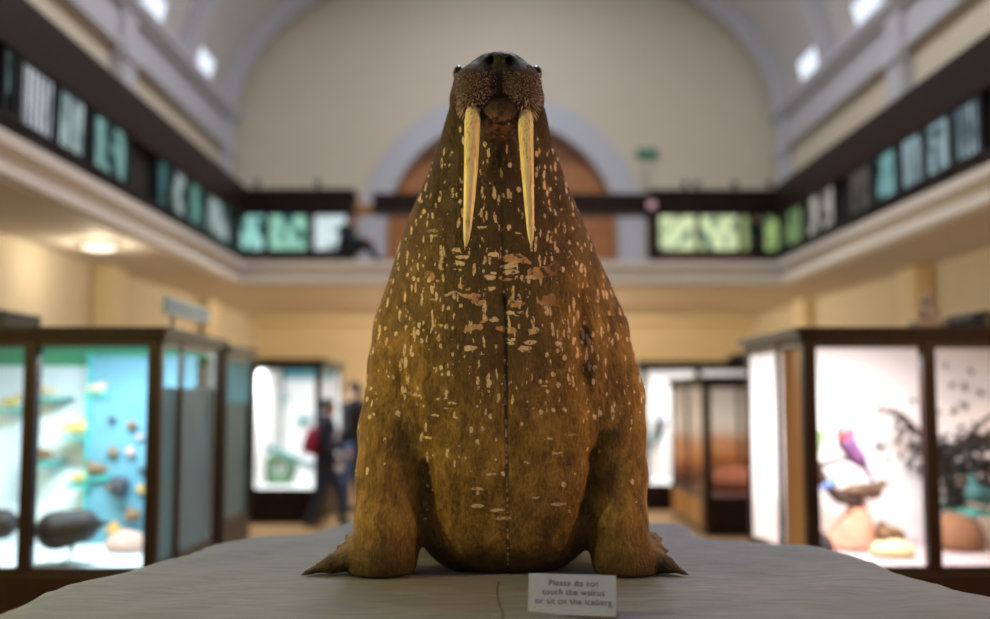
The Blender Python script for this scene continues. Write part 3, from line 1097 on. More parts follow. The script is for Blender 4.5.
M_card = plain('white_card', (.48, .58, .90), .6, .03, 20)
local(MB().poly([(-wd / 2, 0, 0), (wd / 2, 0, 0), (wd / 2, .022, hgt), (-wd / 2, .022, hgt)], (0, .0015, 0)), 'front_panel', M_card, origin=(0, 0, 0))
local(MB().poly([(-wd / 2, .075, 0), (wd / 2, .075, 0), (wd / 2, .0232, hgt), (-wd / 2, .0232, hgt)], (0, .0015, 0)), 'back_panel', M_card, origin=(0, 0, 0))
M_ink = plain('grey_ink', (.14, .14, .19), .7, .03)
for i, s in enumerate(('Please do not', 'touch the walrus', 'or sit on the iceberg')):
    tc = bpy.data.curves.new('lettering', 'FONT')
    tc.body = s
    tc.align_x = 'CENTER'
    tc.size = .0245
    tc.space_character = 1.06
    tc.extrude = .0002
    tc.materials.append(M_ink)
    o = bpy.data.objects.new('lettering', tc)
    me = bpy.data.meshes.new_from_object(o)
    bpy.data.objects.remove(o)
    me.materials.clear()
    me.materials.append(M_ink)
    o = bpy.data.objects.new('lettering', me)
    COL.objects.link(o)
    o.parent = sgn
    zt = hgt - .031 - .0245 * i
    o.location = (.004, .022 * zt / hgt - .0006, zt)
    o.rotation_euler = (PI / 2 - math.atan2(.022, hgt), 0, 0)

# ------------------------------------------------------------------ display cases
M_tube = emit('strip_lamp', (1, 1, 1), 12)
M_teal = plain('teal_board', (.08, .28, .34), .7, .12, 4)
M_bluew = plain('pale_blue_board', (.76, .88, .92), .8, .05, 2)
M_deep = plain('deep_blue_board', (.02, .15, .21), .7, .2, 3)
M_green = plain('green_lamp_reflection', (.06, .36, .20), .7, .1, 3)  # painted reflection of the case's top light
M_pinkw = plain('pale_pink_board', (.50, .42, .43), .8, .05, 2)


def case(label, x0, x1, y0, y1, front=(), side=None, mull=(), zt=2.08, zb=.43, back=None, tray=None, sideboard=None, bases=None, lamp=None, band=None, sbdrop=0):
    """glazed timber case; front / mull: centres of extra posts on its face and on its visible side"""
    t = empty('display_case', ((x0 + x1) / 2, (y0 + y1) / 2, 0), label, 'display case', 'glazed cases on the ground floor')
    w = .09
    MB().box(x0 + .03, x1 - .03, y0 + .03, y1 - .03, 0, .12).box(x0, x1, y0, y1, .12, zb).build('base', M_wood, t, bevel=.012)
    zc = zt - .075
    MB().box(x0 - .03, x1 + .03, y0 - .03, y1 + .03, zc, zc + .04).box(x0 - .06, x1 + .06, y0 - .06, y1 + .06, zc + .04, zt).build('cornice', M_wood, t, bevel=.01)
    px = [x0 + w / 2] + list(front) + [x1 - w / 2]
    for x in px:
        MB().box(x - w / 2, x + w / 2, y0, y0 + w, zb, zc).build('post', M_wood, t, bevel=.008)
    for x in (px[0], px[-1]):
        if (side == 'l' and x == px[0]) or (side == 'r' and x == px[-1]):
            xo = x0 if side == 'l' else x1 - .028
            MB().box(xo, xo + .028, y1 - w * .6, y1, zb, zc).build('post', M_wood, t, bevel=.006)
            continue
        MB().box(x - w / 2, x + w / 2, y1 - w, y1, zb, zc).build('post', M_wood, t, bevel=.008)
    MB().box(x0, x1, y0 + .01, y0 + w - .01, zc - .06, zc).build('top_rail', M_wood, t, bevel=.006)
    MB().box(x0, x1, y0 + .01, y0 + w - .01, zb, zb + .04).build('bottom_rail', M_wood, t, bevel=.006)
    for a, b in zip(px[:-1], px[1:]):
        MB().box(a + w / 2, b - w / 2, y0 + .04, y0 + .046, zb + .04, zc - .06).build('glass_pane', M_glass, t)
    MB().box(x0 + .02, x1 - .02, y1 - .04, y1, zb, zc).build('back_panel', back or M_white, t)
    MB().box(x0 + .03, x1 - .03, y0 + .1, y1 - .05, zb, zb + .02).build('tray', tray or back or M_white, t)
    if band:
        MB().box(x0 + w, x1 - w, y1 - .06, y1 - .042, zc - .15, zc).build('header_band', band, t)  # the green one paints the top light's reflection on the back wall
    for s in ('l', 'r'):
        xa, xb = (x0, x0 + w) if s == 'l' else (x1 - w, x1)
        m = (xa + xb) / 2
        if s == side:
            ys = [y0 + w] + list(mull) + [y1 - w]
            ys[-1] = y1 - w * .6
            oa, ob = (xa, xa + .028) if s == 'l' else (xb - .028, xb)
            for y in mull:
                MB().box(oa, ob, y - w * .36, y + w * .36, zb, zc).build('post', M_wood, t, bevel=.006)
            MB().box(xa + .01, xb - .01, y0 + w, y1 - w, zc - .06, zc).build('top_rail', M_wood, t, bevel=.006)
            MB().box(xa + .01, xb - .01, y0 + w, y1 - w, zb, zb + .04).build('bottom_rail', M_wood, t, bevel=.006)
            for i, (a, b) in enumerate(zip(ys[:-1], ys[1:])):
                MB().box((oa + ob) / 2 - .003, (oa + ob) / 2 + .003, a + (0 if i == 0 else w / 2), b - (0 if i == len(ys) - 2 else w / 2), zb + .04, zc - .06).build('glass_pane', M_glass, t)
                if sideboard and sideboard[i]:  # added board; its colour stands for glow and reflection in the side glass
                    d = .030 if s == 'l' else -.030
                    m = (oa + ob) / 2
                    MB().box(min(m + d, m + d * 1.5), max(m + d, m + d * 1.5), a + .002, b - .002, zb + .04, zc - .01 - sbdrop).build('added_side_board', sideboard[i], t)
            if bases:
                for a, b in zip(ys[:-1], ys[1:]):
                    MB().box(xa - .015, xb, a + .06, b - .06, .08, zb - .02).build('base_panel', bases, t, bevel=.01)
        else:
            MB().box(xa + .02, xb - .02, y0 + w, y1 - w, zb, zc).build('side_panel', back or M_white, t)
    if lamp:
        pw, c, fx, fw = lamp
        xm = x0 + (x1 - x0) * fx
        hw_ = (x1 - x0) * fw / 2
        MB().box(xm - hw_, xm + hw_, y0 + .13, y0 + .19, zc - .05, zc - .002).build('strip_light', M_lrim, t, bevel=.01)
        light('case_lamp', 'AREA', (xm, y0 + .3, zc - .06), pw, c, hw_ * 2, .22, aim=(xm, y0 + .62, zb))
    return t


XA = P(158, 450, 6.8).x
mA = P(30, 450, 6.85).x
case('tall wooden case of birds and shells, bright blue lit, at the left', P(-228, 450, 6.8).x, XA, 6.8, 8.3, (P(-97, 450, 6.85).x, mA), 'r', (7.30,),
     back=M_bluew, sideboard=(plain('blue_side_board', (.06, .26, .42), .6, .3, 3), plain('navy_side_board', (.05, .20, .34), .6, .3, 3)), sbdrop=.32, lamp=(64, (.80, .94, 1), .80, .3), band=M_green)
XB = P(224, 450, 9.2).x
case('wooden case with teal interior standing behind the blue-lit case', XB - 1.9, XB, 9.2, 10.25, (XB - .95,), 'r', (), back=M_teal,
     sideboard=(M_deep,), sbdrop=.45, lamp=(10, (.7, .95, 1), .7, .5))
XC0, XC1 = P(247, 450, 12.8).x, P(321, 450, 12.8).x
case('bright white-lit wooden case behind the two visitors', XC0, XC1, 12.8, 14.6, (), 'r', (13.7,), zb=.40, lamp=(46, (.90, .98, 1), .5, .7), band=M_teal)
XD = P(806, 450, 6.8).x
mD = P(929.5, 450, 6.85).x
case('tall wooden case of parrots and moths, bright white lit, at the right', XD, P(1178, 450, 6.8).x, 6.8, 8.35, (mD, P(1054, 450, 6.85).x), 'l', (7.46,),
     back=M_white, tray=M_pinkw, sideboard=(M_amber, None), lamp=(72, (1, .95, .97), .18, .26))
XE0, XE1 = P(642, 450, 14.2).x, P(790, 450, 14.2).x
case('wide white-lit wooden case at the far right behind the smaller red-brown case', XE0, XE1, 14.2, 15.5, (P(700, 450, 14.2).x,), 'l', (), zb=.33, zt=2.10, lamp=(46, (1, .98, .96), .35, .6))
XF = P(704, 450, 11.6).x
t = NT('desert_backdrop')
zf_ = t.math('ADD', t.xyz(t.obj())[2], t.math('MULTIPLY', t.noise(t.obj(), 3, 4), .35))
cc = t.ramp(zf_, [(.62, (.06, .015, .01)), (.80, (.22, .06, .02)), (1.0 / 1.0 - .02, (.55, .20, .06)), (1.0, (.62, .30, .14))])
cc = t.mix(t.sstep(zf_, 1.12, 1.42), cc, (.82, .80, .78))
M_desert = t.bsdf(cc, .8)
M_honey = plain('honey_board', (.60, .52, .22), .6, .2, 3)
case('smaller wooden case with orange desert backdrop and amber base at the right', XF, P(790, 450, 11.6).x, 11.6, 13.7, (P(754, 450, 11.6).x,), 'l', (12.6,),
     zt=1.84, zb=.42, back=M_desert, sideboard=(None, None), bases=M_amber, lamp=(26, (1, .93, .82), .5, .7))

# things standing on the cases
bx = MB().box(P(-60, 1, 7.2).x, P(30, 1, 7.2).x, 7.0, 7.6, 2.08, P(10, 312, 7.2).z).build('storage_box', plain('black_card', (.008, .008, .01), .6), bevel=.012)
tag(bx, 'flat black box lying on top of the left blue-lit case', 'box')
bx = MB().box(P(956, 1, 7.2).x, P(1040, 1, 7.2).x, 7.0, 7.6, 2.08, P(970, 313, 7.2).z).build('storage_box', plain('black_card_dull', (.010, .010, .014), .6), bevel=.012)
tag(bx, 'flat black box lying on top of the right white-lit case', 'box')
p = P(929, 320, 7.5)
st = empty('stone_figure', (p.x, 7.5, 2.08), 'small grey stone figure on a block on top of the right case', 'statue')
M_stone = plain('grey_stone', (.26, .22, .20), .8, .15, 20, .2)
MB().box(p.x - .13, p.x + .13, 7.41, 7.59, 2.08, 2.17).build('block', M_stone, st, bevel=.01)
s = SDF((p.x - .12, 7.38, 2.15), (p.x + .12, 7.62, 2.42), .011)
s.u(s.cap((p.x, 7.5, 2.16), (p.x - .01, 7.5, 2.27), .075, .045))
s.u(s.cap((p.x - .05, 7.48, 2.24), (p.x + .05, 7.48, 2.24), .028, .028), .02)
s.u(s.ell((p.x - .012, 7.49, 2.335), (.036, .042, .048)), .012)
s.build('bust', M_stone, st)
# blue sign board on the case
a, b = P(165, 304, 7.30), P(207, 313, 8.28)
sg = empty('blue_sign_board', ((XA - .08), 7.75, 2.08), 'pale blue lettered board standing on top of the left blue-lit case', 'sign')
za, zb_ = 2.20, 2.325
MB().box(XA - .10, XA - .07, 7.12, 8.22, za, zb_).build('board', plain('sky_blue_sign', (.05, .20, .34), .5, .15, 14), sg, bevel=.006)
for y in (7.3, 8.05):
    MB().box(XA - .095, XA - .075, y - .012, y + .012, 2.08, za).build('foot', M_black, sg)
mb = MB()
for i, (y0_, y1_) in enumerate(((7.2, 7.38), (7.42, 7.58), (7.62, 7.80), (7.86, 8.0), (8.03, 8.14))):
    mb.box(XA - .0705, XA - .068, y0_, y1_, za + .045, za + .085)
mb.build('lettering_band', plain('sign_dark_blue', (.04, .10, .20), .6), sg)
# dark bundle on the far right case
p = P(744, 360, 14.6)
s = SDF((p.x - .3, 14.4, 2.09), (p.x + .3, 14.95, 2.4), .03)
s.u(s.ell((p.x - .04, 14.68, 2.13), (.2, .16, .10)))
s.u(s.ell((p.x + .1, 14.68, 2.15), (.12, .14, .11)), .05)
s.d = np.maximum(s.d, 2.103 - s.Z)
tag(s.build('cloth_bundle', plain('black_cloth', (.01, .008, .01), .9)), 'dark bundle lying on top of the far right white-lit case', 'bundle')

# ------------------------------------------------------------------ specimens
M_leg = plain('bird_leg', (.10, .07, .04), .5)
M_beak = plain('bird_beak', (.16, .13, .08), .4)


def feather(name, c, c2=None, rough=.7):
    t = NT(name)
    o = t.obj()
    nz = t.noise(t.map(o, (1, 1, 1)), 22, 5, .65, .5)
    t.bsdf(t.ramp(nz, [(.35, c), (.7, c2 or tuple(min(1, v * 1.9 + .01) for v in c))]), rough, t.bump(nz, .4, .01))
    return t.m


BN = [0]


def bird(loc, L, rz, mat, label, pitch=0, neck=.25, legs=.35, tail=.5, plump=.21, head=None, perch=None, group=None, name='mounted_bird'):
    """mounted bird; loc is where its feet are, L its body length, rz the way it faces"""
    loc = Vector(loc)
    M = Matrix.Translation(loc) @ Matrix.Rotation(rz, 4, 'Z') @ Matrix.Scale(L, 4)
    z0 = legs + plump * .8
    R = Matrix.Rotation(-pitch, 4, 'Y')

    def q(x, y, z):
        return np.array(Vector((0, 0, z0)) + R @ Vector((x, y, z)))
    s = SDF((-1.1, -.4, z0 - 1.0), (1.1, .4, z0 + 1.1), .028)
    s.u(s.cap(q(-.22, 0, .02), q(.22, 0, 0), plump * .85, plump))
    s.u(s.cap(q(.25, 0, .05), q(.36, 0, neck), plump * .62, plump * .40), .12)
    s.u(s.ell(q(.40, 0, neck + .05), (.125, .095, .10)), .05)
    s.u(s.cap(q(-.3, 0, .04), q(-.42 - tail, 0, .0), plump * .5, .03, (1, 1, 1.5)), .12)
    for k in (-1, 1):
        s.u(s.cap(q(.15, k * plump * .8, .06), q(-.42, k * plump * .45, .05), .10, .03, (1, 1.7, 1)), .04)
    root = s.build(name, mat, None, origin=tuple(loc), M=M)
    tag(root, label, 'bird', group)
    h = q(.40, 0, neck + .05)
    tip = h + np.array(R @ Vector((.26, 0, -.05)))
    MB().tube([h + np.array(R @ Vector((.08, 0, 0))), h * .4 + tip * .6, tip], [.045, .032, .006], 8).xf(M).build('beak', M_beak, root, True)
    for k in (-1, 1):
        MB().ball(h + np.array(R @ Vector((.04, k * .088, .02))), .016, None, 8, 6).xf(M).build('eye', M_eye, root, True)
        if legs > 0:
            hp = q(-.03, k * .09, -plump * .5)
            ft = np.array((.02, k * .09, 0.012))
            kn = (hp + ft) / 2 + np.array((-.05, 0, 0))
            mb = MB().tube([hp, kn, ft], [.035, .022, .018], 6)
            for dy in (-.05, 0, .05):
                mb.tube([ft, ft + np.array((.11, dy, -.004))], [.014, .008], 5)
            mb.xf(M).build('leg', M_leg, root, True)
    if perch is not None:
        y = perch - loc.y
        MB().box(-.10, .10, 0 - .03, y, -.03, 0).xf(Matrix.Translation(loc)).build('bracket', M_bracket, root)
    return root


M_bracket = plain('green_bracket', (.05, .34, .30), .6)
F_dark = feather('feather_dark', (.004, .004, .005), (.020, .018, .016))
F_brown = feather('feather_brown', (.10, .05, .02), (.30, .18, .09))
F_pale = feather('feather_pale', (.40, .36, .22), (.62, .58, .42))
F_yel = feather('feather_yellow', (.42, .34, .08), (.55, .48, .2))
zt_ = .452
# left case
p = P(68, 560, 7.1)
bird((p.x, 7.1, zt_), .38, PI + .15, F_dark, 'large dark long-legged bird standing in the left blue-lit case', -.12, .10, .34, .30, .36, name='ground_bird')
p = P(2, 560, 7.15)
bird((p.x - .08, 7.15, zt_), .30, .1, F_dark, 'large dark bird at the left frame edge in the blue-lit case', .2, .1, .55, .3, .36, name='ground_bird')
yb = 8.255
for px, py, L, rz, m, lb in ((76, 436, .21, .2, F_yel, 'yellowish bird on green bracket high in the blue-lit case'),
                             (48, 397, .15, PI, F_pale, 'small pale bird highest left on the blue-lit case wall'),
                             (97, 394, .15, .3, F_pale, 'small pale bird highest right on the blue-lit case wall'),
                             (41, 462, .19, PI - .3, F_brown, 'brown bird beside the post on the blue-lit case wall'),
                             (80, 484, .15, .2, F_yel, 'small greenish bird below the yellowish one in the blue-lit case'),
                             (97, 476, .17, PI / 2 + 2, F_brown, 'brown bird beside the shell board in the blue-lit case'),
                             (10, 408, .15, .2, F_yel, 'small yellowish bird near left frame edge in the blue-lit case')):
    p = P(px, py, 7.98)
    bird((p.x, 7.98, p.z), L, rz, m, lb, .1, .25, .12, .45, .25, perch=yb, group='small birds in the blue-lit case')
# board with shells
cs = bpy.data.objects['display_case']
a, b = P(107, 1, 8.05).x, XA - .10
MB().box(a, b, 8.0, 8.05, zt_, 1.93).build('display_board', plain('teal_shell_board', (.10, .27, .35), .7, .2, 6), cs)
MB().box(a - .02, a, 7.96, 8.05, zt_, 1.95).build('divider', plain('teal_divider', (.05, .40, .38), .5), cs)
SH = {'b': plain('shell_brown', (.20, .11, .05), .5, .3, 30), 'd': plain('shell_dark', (.03, .03, .04), .5, .3, 30),
      'o': plain('shell_orange', (.50, .28, .07), .5, .2, 30), 'p': plain('shell_pink', (.55, .33, .26), .5, .2, 30)}


def shell(px, py, D, r, m, label, wall=True, rot=0):
    p = P(px, py, D)
    prof = [(.06, 0), (.55, .05), (.95, .28), (1, .5), (.86, .66), (.70, .72), (.72, .85), (.6, 1.0), (.42, 1.08), (.44, 1.2), (.3, 1.35), (.18, 1.42), (.15, 1.52), (.03, 1.62)]
    mb = MB().lathe([(a_ * r, b_ * r - .8 * r) for a_, b_ in prof], (0, 0, 0), 14)
    mb.ball((.35 * r, -.25 * r, -.45 * r), (.75 * r, .6 * r, .6 * r), None, 10, 8)
    mb.xf(Matrix.Translation(p) @ Matrix.Rotation(rot, 4, 'Y'))
    o = mb.build('shell', SH[m], smooth=True)
    tag(o, label, 'shell', 'shells on the teal board')
    if wall:
        mbp = MB().tube([(p.x, D, p.z), (p.x, 8.02, p.z)], .008, 6)
        mbp.build('pin', M_black, o)


for i, (px, py, r, m, lb) in enumerate(((111, 420, .035, 'd', 'small dark shell at the top left of the teal board'), (131, 424, .045, 'b', 'brown shell at the top right of the teal board'),
                                        (113, 450, .048, 'b', 'brown shell in the left column of the teal board, second down'), (131, 450, .042, 'p', 'pinkish shell in the right column of the teal board, second down'),
                                        (122, 484, .085, 'd', 'largest dark shell in the middle of the teal board'), (109, 487, .035, 'b', 'small brown shell left of the largest dark shell'),
                                        (131, 513, .07, 'b', 'large brown shell right below the largest dark shell'), (114, 527, .065, 'o', 'orange shell low on the left of the teal board'),
                                        (141, 488, .04, 'o', 'small orange shell right of the largest dark shell'), (124, 540, .035, 'd', 'small dark shell above the pinkish stone'),
                                        (140, 470, .03, 'd', 'small dark shell on the right edge of the teal board'), (139, 436, .03, 'p', 'tiny pinkish shell near the top right edge of the board'))):
    shell(px, py, 8.0 - r * .8, r, m, lb, True, (i % 5 - 2) * .5)


def rock(name, c, r, mat, label, cat='rock', h=.02, zfloor=zt_, seed=1, lumps=7):
    rg = random.Random(seed)
    s = SDF((c[0] - r[0] * 1.5, c[1] - r[1] * 1.5, zfloor - h), (c[0] + r[0] * 1.5, c[1] + r[1] * 1.5, zfloor + r[2] * 1.5), h)
    s.u(s.ell((c[0], c[1], zfloor + r[2] * .3), (r[0], r[1], r[2] * .7)))
    for _ in range(lumps):
        a_ = rg.uniform(0, 2 * PI)
        k = rg.uniform(.2, .6)
        s.u(s.ell((c[0] + r[0] * .7 * k * math.cos(a_), c[1] + r[1] * .7 * k * math.sin(a_), zfloor + r[2] * rg.uniform(.2, .75) * (1 - k * .6)),
                  (r[0] * rg.uniform(.3, .5), r[1] * rg.uniform(.3, .5), r[2] * rg.uniform(.25, .45))), r[2] * .12)
    s.d = np.maximum(s.d, zfloor + .002 - s.Z)
    return tag(s.build(name, mat), label, cat)


p = P(126, 560, 7.6)
rock('rough_stone', (p.x, 7.6), (.16, .13, .16), plain('pinkish_stone', (.55, .34, .26), .8, .25, 16, .3), 'pinkish stone on the floor below the teal shell board', seed=3)

# far left bright case: green ring-shaped mount with a branch
p = P(282, 466, 13.7)
t_ = empty('ring_mount', (p.x, 13.6, .422), 'dark green ring-shaped mount with a slanting branch in the bright case behind the visitors', 'specimen')
s = SDF((p.x - .36, 13.4, .40), (p.x + .36, 13.85, 1.05), .02)
for k in range(16):
    a1, a2 = 2 * PI * k / 16, 2 * PI * (k + 1) / 16
    s.u(s.cap((p.x + .15 * math.cos(a1), 13.6, .645 + .14 * math.sin(a1)), (p.x + .15 * math.cos(a2), 13.6, .645 + .14 * math.sin(a2)), .07 + .012 * (k % 2)), .03)
s.u(s.ell((p.x, 13.6, .45), (.20, .12, .05)), .04)
s.d = np.maximum(s.d, .424 - s.Z)
s.build('ring', plain('mossy_green', (.10, .17, .10), .8, .5, 14, .3), t_)
a, b = P(262, 446, 13.55), P(313, 468, 13.55)
MB().tube([a, a * .6 + b * .4 + Vector((0, 0, .03)), b], [.035, .03, .04], 8).tube([a, a + Vector((-.02, 0, .14))], [.035, .02], 8).build('branch', plain('teal_bark', (.04, .16, .18), .8, .3, 20), t_, True)
for px, py, lb in ((274, 423, 'tiny pale specimen left on the bright far case wall'), (303, 420, 'tiny pale specimen right on the bright far case wall'), (281, 398, 'tiny pale specimen topmost on the bright far case wall')):
    p = P(px, py, 14.4)
    bird((p.x, 14.42, p.z), .14, .4, feather('feather_ash_%d' % px, (.32, .45, .48), (.6, .7, .72)), lb, .2, .25, .12, .4, .25, perch=14.555, group='tiny specimens in the bright far case')
# far right bright case: tall grey bird
p = P(661, 440, 14.9)
bird((p.x, 15.0, P(661, 437, 15).z), .46, -PI / 2 + .5, feather('feather_grey', (.10, .11, .14), (.30, .32, .36)), 'grey bird hanging upright in the far right white-lit case', 1.15, .2, .12, .35, .22, perch=15.455)

# desert case: sandy mound
p = P(722, 500, 12.6)
rock('sandy_mound', (XF + .62, 12.6), (.44, .35, .30), plain('orange_sand', (.16, .045, .018), .9, .4, 10, .3), 'orange-brown sandy mound inside the smaller case with amber base', 'mound', .03, .442, 5)

# right case
F_red = feather('feather_red', (.45, .04, .05), (.62, .12, .12))
F_blue = feather('feather_blue', (.08, .14, .40), (.20, .32, .60))
F_purple = feather('feather_purple', (.05, .02, .09), (.16, .05, .13))
D0 = 7.7
M_bark = plain('dark_bark', (.045, .025, .018), .85, .35, 18, .4)
M_leafd = plain('dark_leaf', (.006, .007, .006), .7, .4, 20)
M_leafg = plain('green_leaf', (.16, .30, .07), .6, .3, 20)
p = P(860, 555, D0)
mnd = s = SDF((p.x - .42, D0 - .3, zt_ - .02), (p.x + .42, D0 + .45, 1.0), .02)
s.u(s.cap((p.x - .03, D0 + .08, zt_ - .05), (p.x + .03, D0 + .05, zt_ + .36), .25, .045))
s.u(s.cap((p.x - .20, D0 + .05, zt_ - .02), (p.x - .10, D0 + .05, zt_ + .16), .13, .05), .05)
s.u(s.cap((p.x + .16, D0 + .0, zt_ - .02), (p.x + .10, D0 + .05, zt_ + .12), .12, .05), .05)
s.d = np.maximum(s.d + .008 * np.sin(s.X * 31) * np.sin(s.Z * 27), zt_ + .002 - s.Z)
mnd = tag(s.build('salmon_mound', plain('salmon_plaster', (.58, .27, .18), .9, .2, 9, .3)), 'salmon pink mound in the right white-lit case', 'mound')
p = P(893, 560, 7.35)
rock('pale_stone', (p.x, 7.35), (.16, .12, .13), plain('pale_yellow_stone', (.62, .58, .34), .8, .2, 14, .3), 'pale yellow stone on the floor of the right white-lit case', 'rock', .016, zt_, 4)
p = P(814, 545, 7.3)
rock('dark_stone', (p.x + .02, 7.3), (.12, .12, .20), plain('black_stone', (.02, .018, .02), .8, .3, 14), 'dark stone in the front left corner of the right case', 'rock', .016, zt_, 6)
p = P(958, 560, 7.7)
rock('brown_stone', (p.x, 7.7), (.20, .2, .28), plain('brown_stone_mat', (.20, .10, .05), .85, .3, 12, .3), 'brown stone under the dark branches in the right case', 'rock', .02, zt_, 8)


def limb(pts, D=D0):
    return [P(x, y, D + dd) for x, y, dd in pts]


t_ = empty('driftwood_perch', P(836, 496, D0), 'bare brown branch with one green leaf spray under the red parrot', 'branch')
MB().tube(limb([(812, 446, 0), (817, 466, 0), (826, 485, 0), (838, 497, 0), (858, 503, .02), (862, 520, .05)]), [.02, .035, .042, .05, .045, .03], 9).tube(limb([(817, 466, 0), (833, 462, -.03), (846, 458, -.03), (862, 463, -.05)]), [.022, .018, .016, .01], 7).build('wood', M_bark, t_, True)


def leaves(cent, n, spread, size, mat, parent, seed, name='leaves'):
    rg = random.Random(seed)
    mb = MB()
    for _ in range(n):
        c = Vector(rg.choice(cent)) + Vector((rg.gauss(0, spread), rg.gauss(0, spread * .7), rg.gauss(0, spread)))
        a_ = Vector((rg.uniform(-1, 1), rg.uniform(-1, 1), rg.uniform(-1, .6))).normalized() * size * rg.uniform(.6, 1.2)
        b_ = a_.cross(Vector((rg.uniform(-1, 1), rg.uniform(-1, 1), rg.uniform(-1, 1)))).normalized() * size * .28
        n_ = a_.cross(b_).normalized() * .002
        vs = [c, c + a_ * .45 + b_ + n_, c + a_, c + a_ * .45 - b_ + n_]
        mb.add(vs + [v - n_ * 2 for v in vs], [(0, 1, 2, 3), (7, 6, 5, 4)] + [(i, (i + 1) % 4, 4 + (i + 1) % 4, 4 + i) for i in range(4)])
    o = mb.build(name, mat, parent)
    o['kind'] = 'stuff'
    return o


leaves([P(816, 440, D0), P(819, 434, D0), P(817, 446, D0)], 40, .025, .06, M_leafg, t_, 3)
p = P(852, 462, D0 - .05)
bird((p.x, D0 - .05, p.z), .30, PI - .5, F_purple, 'red-headed purple parrot perched upright in the right white-lit case', 1.0, .20, .10, .55, .23, name='parrot')
par = bpy.data.objects['parrot']
h = P(843, 433, D0 - .06)
MB().ball(h, (.05, .05, .065)).build('red_hood', F_red, par, True)
p = P(830, 490, D0 - .02)
bird((p.x, D0 - .02, p.z), .14, .3, F_blue, 'small blue bird sitting at the fork of the bare brown branch', .5, .25, .12, .5, .25)
p = P(866, 503, D0 - .02)
bird((p.x, D0 + .02, p.z - .01), .36, .05, feather('feather_umber', (.07, .035, .02), (.22, .14, .09)), 'brown bird stretched level on top of the salmon mound', 0, .12, .12, .45, .17)
p = P(886, 546, 7.5)
bird((p.x, 7.42, p.z - .02), .26, PI + .5, feather('feather_rust', (.10, .05, .02), (.28, .17, .08)), 'plump brown bird beside the pale yellow stone', .15, .25, .16, .3, .30)
t_ = empty('leafy_branch', P(962, 560, 7.95), 'dark leafy branch arching up in the right pane of the right case', 'branch')
MB().tube([(P(962, 500, 7.95).x, 7.95, zt_)] + limb([(958, 520, .25), (945, 470, .22), (925, 440, .2), (905, 418, .18), (890, 411, .18), (876, 408, .18)]), [.05, .045, .038, .03, .022, .016, .008], 9) \
    .tube(limb([(945, 470, .22), (965, 440, .2), (985, 420, .2), (1000, 410, .2)]), [.03, .022, .016, .01], 8) \
    .tube(limb([(925, 440, .2), (915, 455, .18), (907, 470, .16)]), [.02, .014, .008], 8) \
    .tube(limb([(905, 418, .18), (912, 436, .15), (908, 452, .15)]), [.016, .012, .008], 8).build('wood', M_bark, t_, True)
leaves(limb([(960, 445, .15), (975, 440, .15), (985, 465, .15), (965, 470, .15), (950, 470, .15), (990, 490, .15), (955, 495, .15), (975, 485, .15), (940, 450, .18), (998, 440, .15)]), 900, .045, .075, M_leafd, t_, 5)
leaves(limb([(905, 430, .15), (915, 445, .15), (910, 465, .15), (918, 470, .15), (897, 418, .17), (925, 455, .15), (885, 411, .17)]), 110, .026, .055, M_leafd, t_, 6)
p = P(984, 512, 7.6)
bird((p.x, 7.6, p.z), .30, PI, feather('feather_greenblue', (.01, .05, .06), (.05, .20, .20)), 'dark green-blue bird at the right frame edge in the right case', .3, .3, .2, .4, .24, perch=8.3)
M_moth = plain('moth_brown', (.10, .08, .08), .8, .3, 30)
for i, (px, py, r) in enumerate(((913, 401, 1), (964, 387, 1.3), (952, 385, 1.1), (964, 405, 1.5), (954, 411, 1.3), (879, 447, 1.6), (897, 441, 1.3), (887, 395, .8), (971, 371, 1), (946, 366, .9), (980, 393, 1.2), (900, 455, 1.1), (938, 412, 1.0), (888, 460, .9))):
    p = P(px, py, 8.29)
    mb = MB().tube([(0, -.012, -.02), (0, -.012, .022)], [.006, .004], 6)
    for k in (-1, 1):
        mb.poly([(0, -.012, .012), (k * .034, -.016, .028), (k * .040, -.016, .010), (k * .012, -.012, -.002)], (0, -.002, 0))
        mb.poly([(0, -.012, .0), (k * .026, -.015, .004), (k * .024, -.015, -.020), (k * .006, -.012, -.016)], (0, -.002, 0))
    mb.tube([(0, -.012, 0), (0, .02, 0)], .0015, 4)
    mb.xf(Matrix.Translation((p.x, 8.30, p.z)) @ Matrix.Rotation(i * 1.3, 4, 'Y') @ Matrix.Scale(r * .72, 4))
    tag(mb.build('pinned_moth', M_moth), 'tiny dark moth pinned on the white back wall of the right case', 'moth', 'pinned moths in the right case')

# ------------------------------------------------------------------ people
M_skin = plain('skin', (.55, .33, .24), .55, .05, 20)
M_hair = plain('dark_hair', (.012, .008, .007), .6, .3, 60, .3)


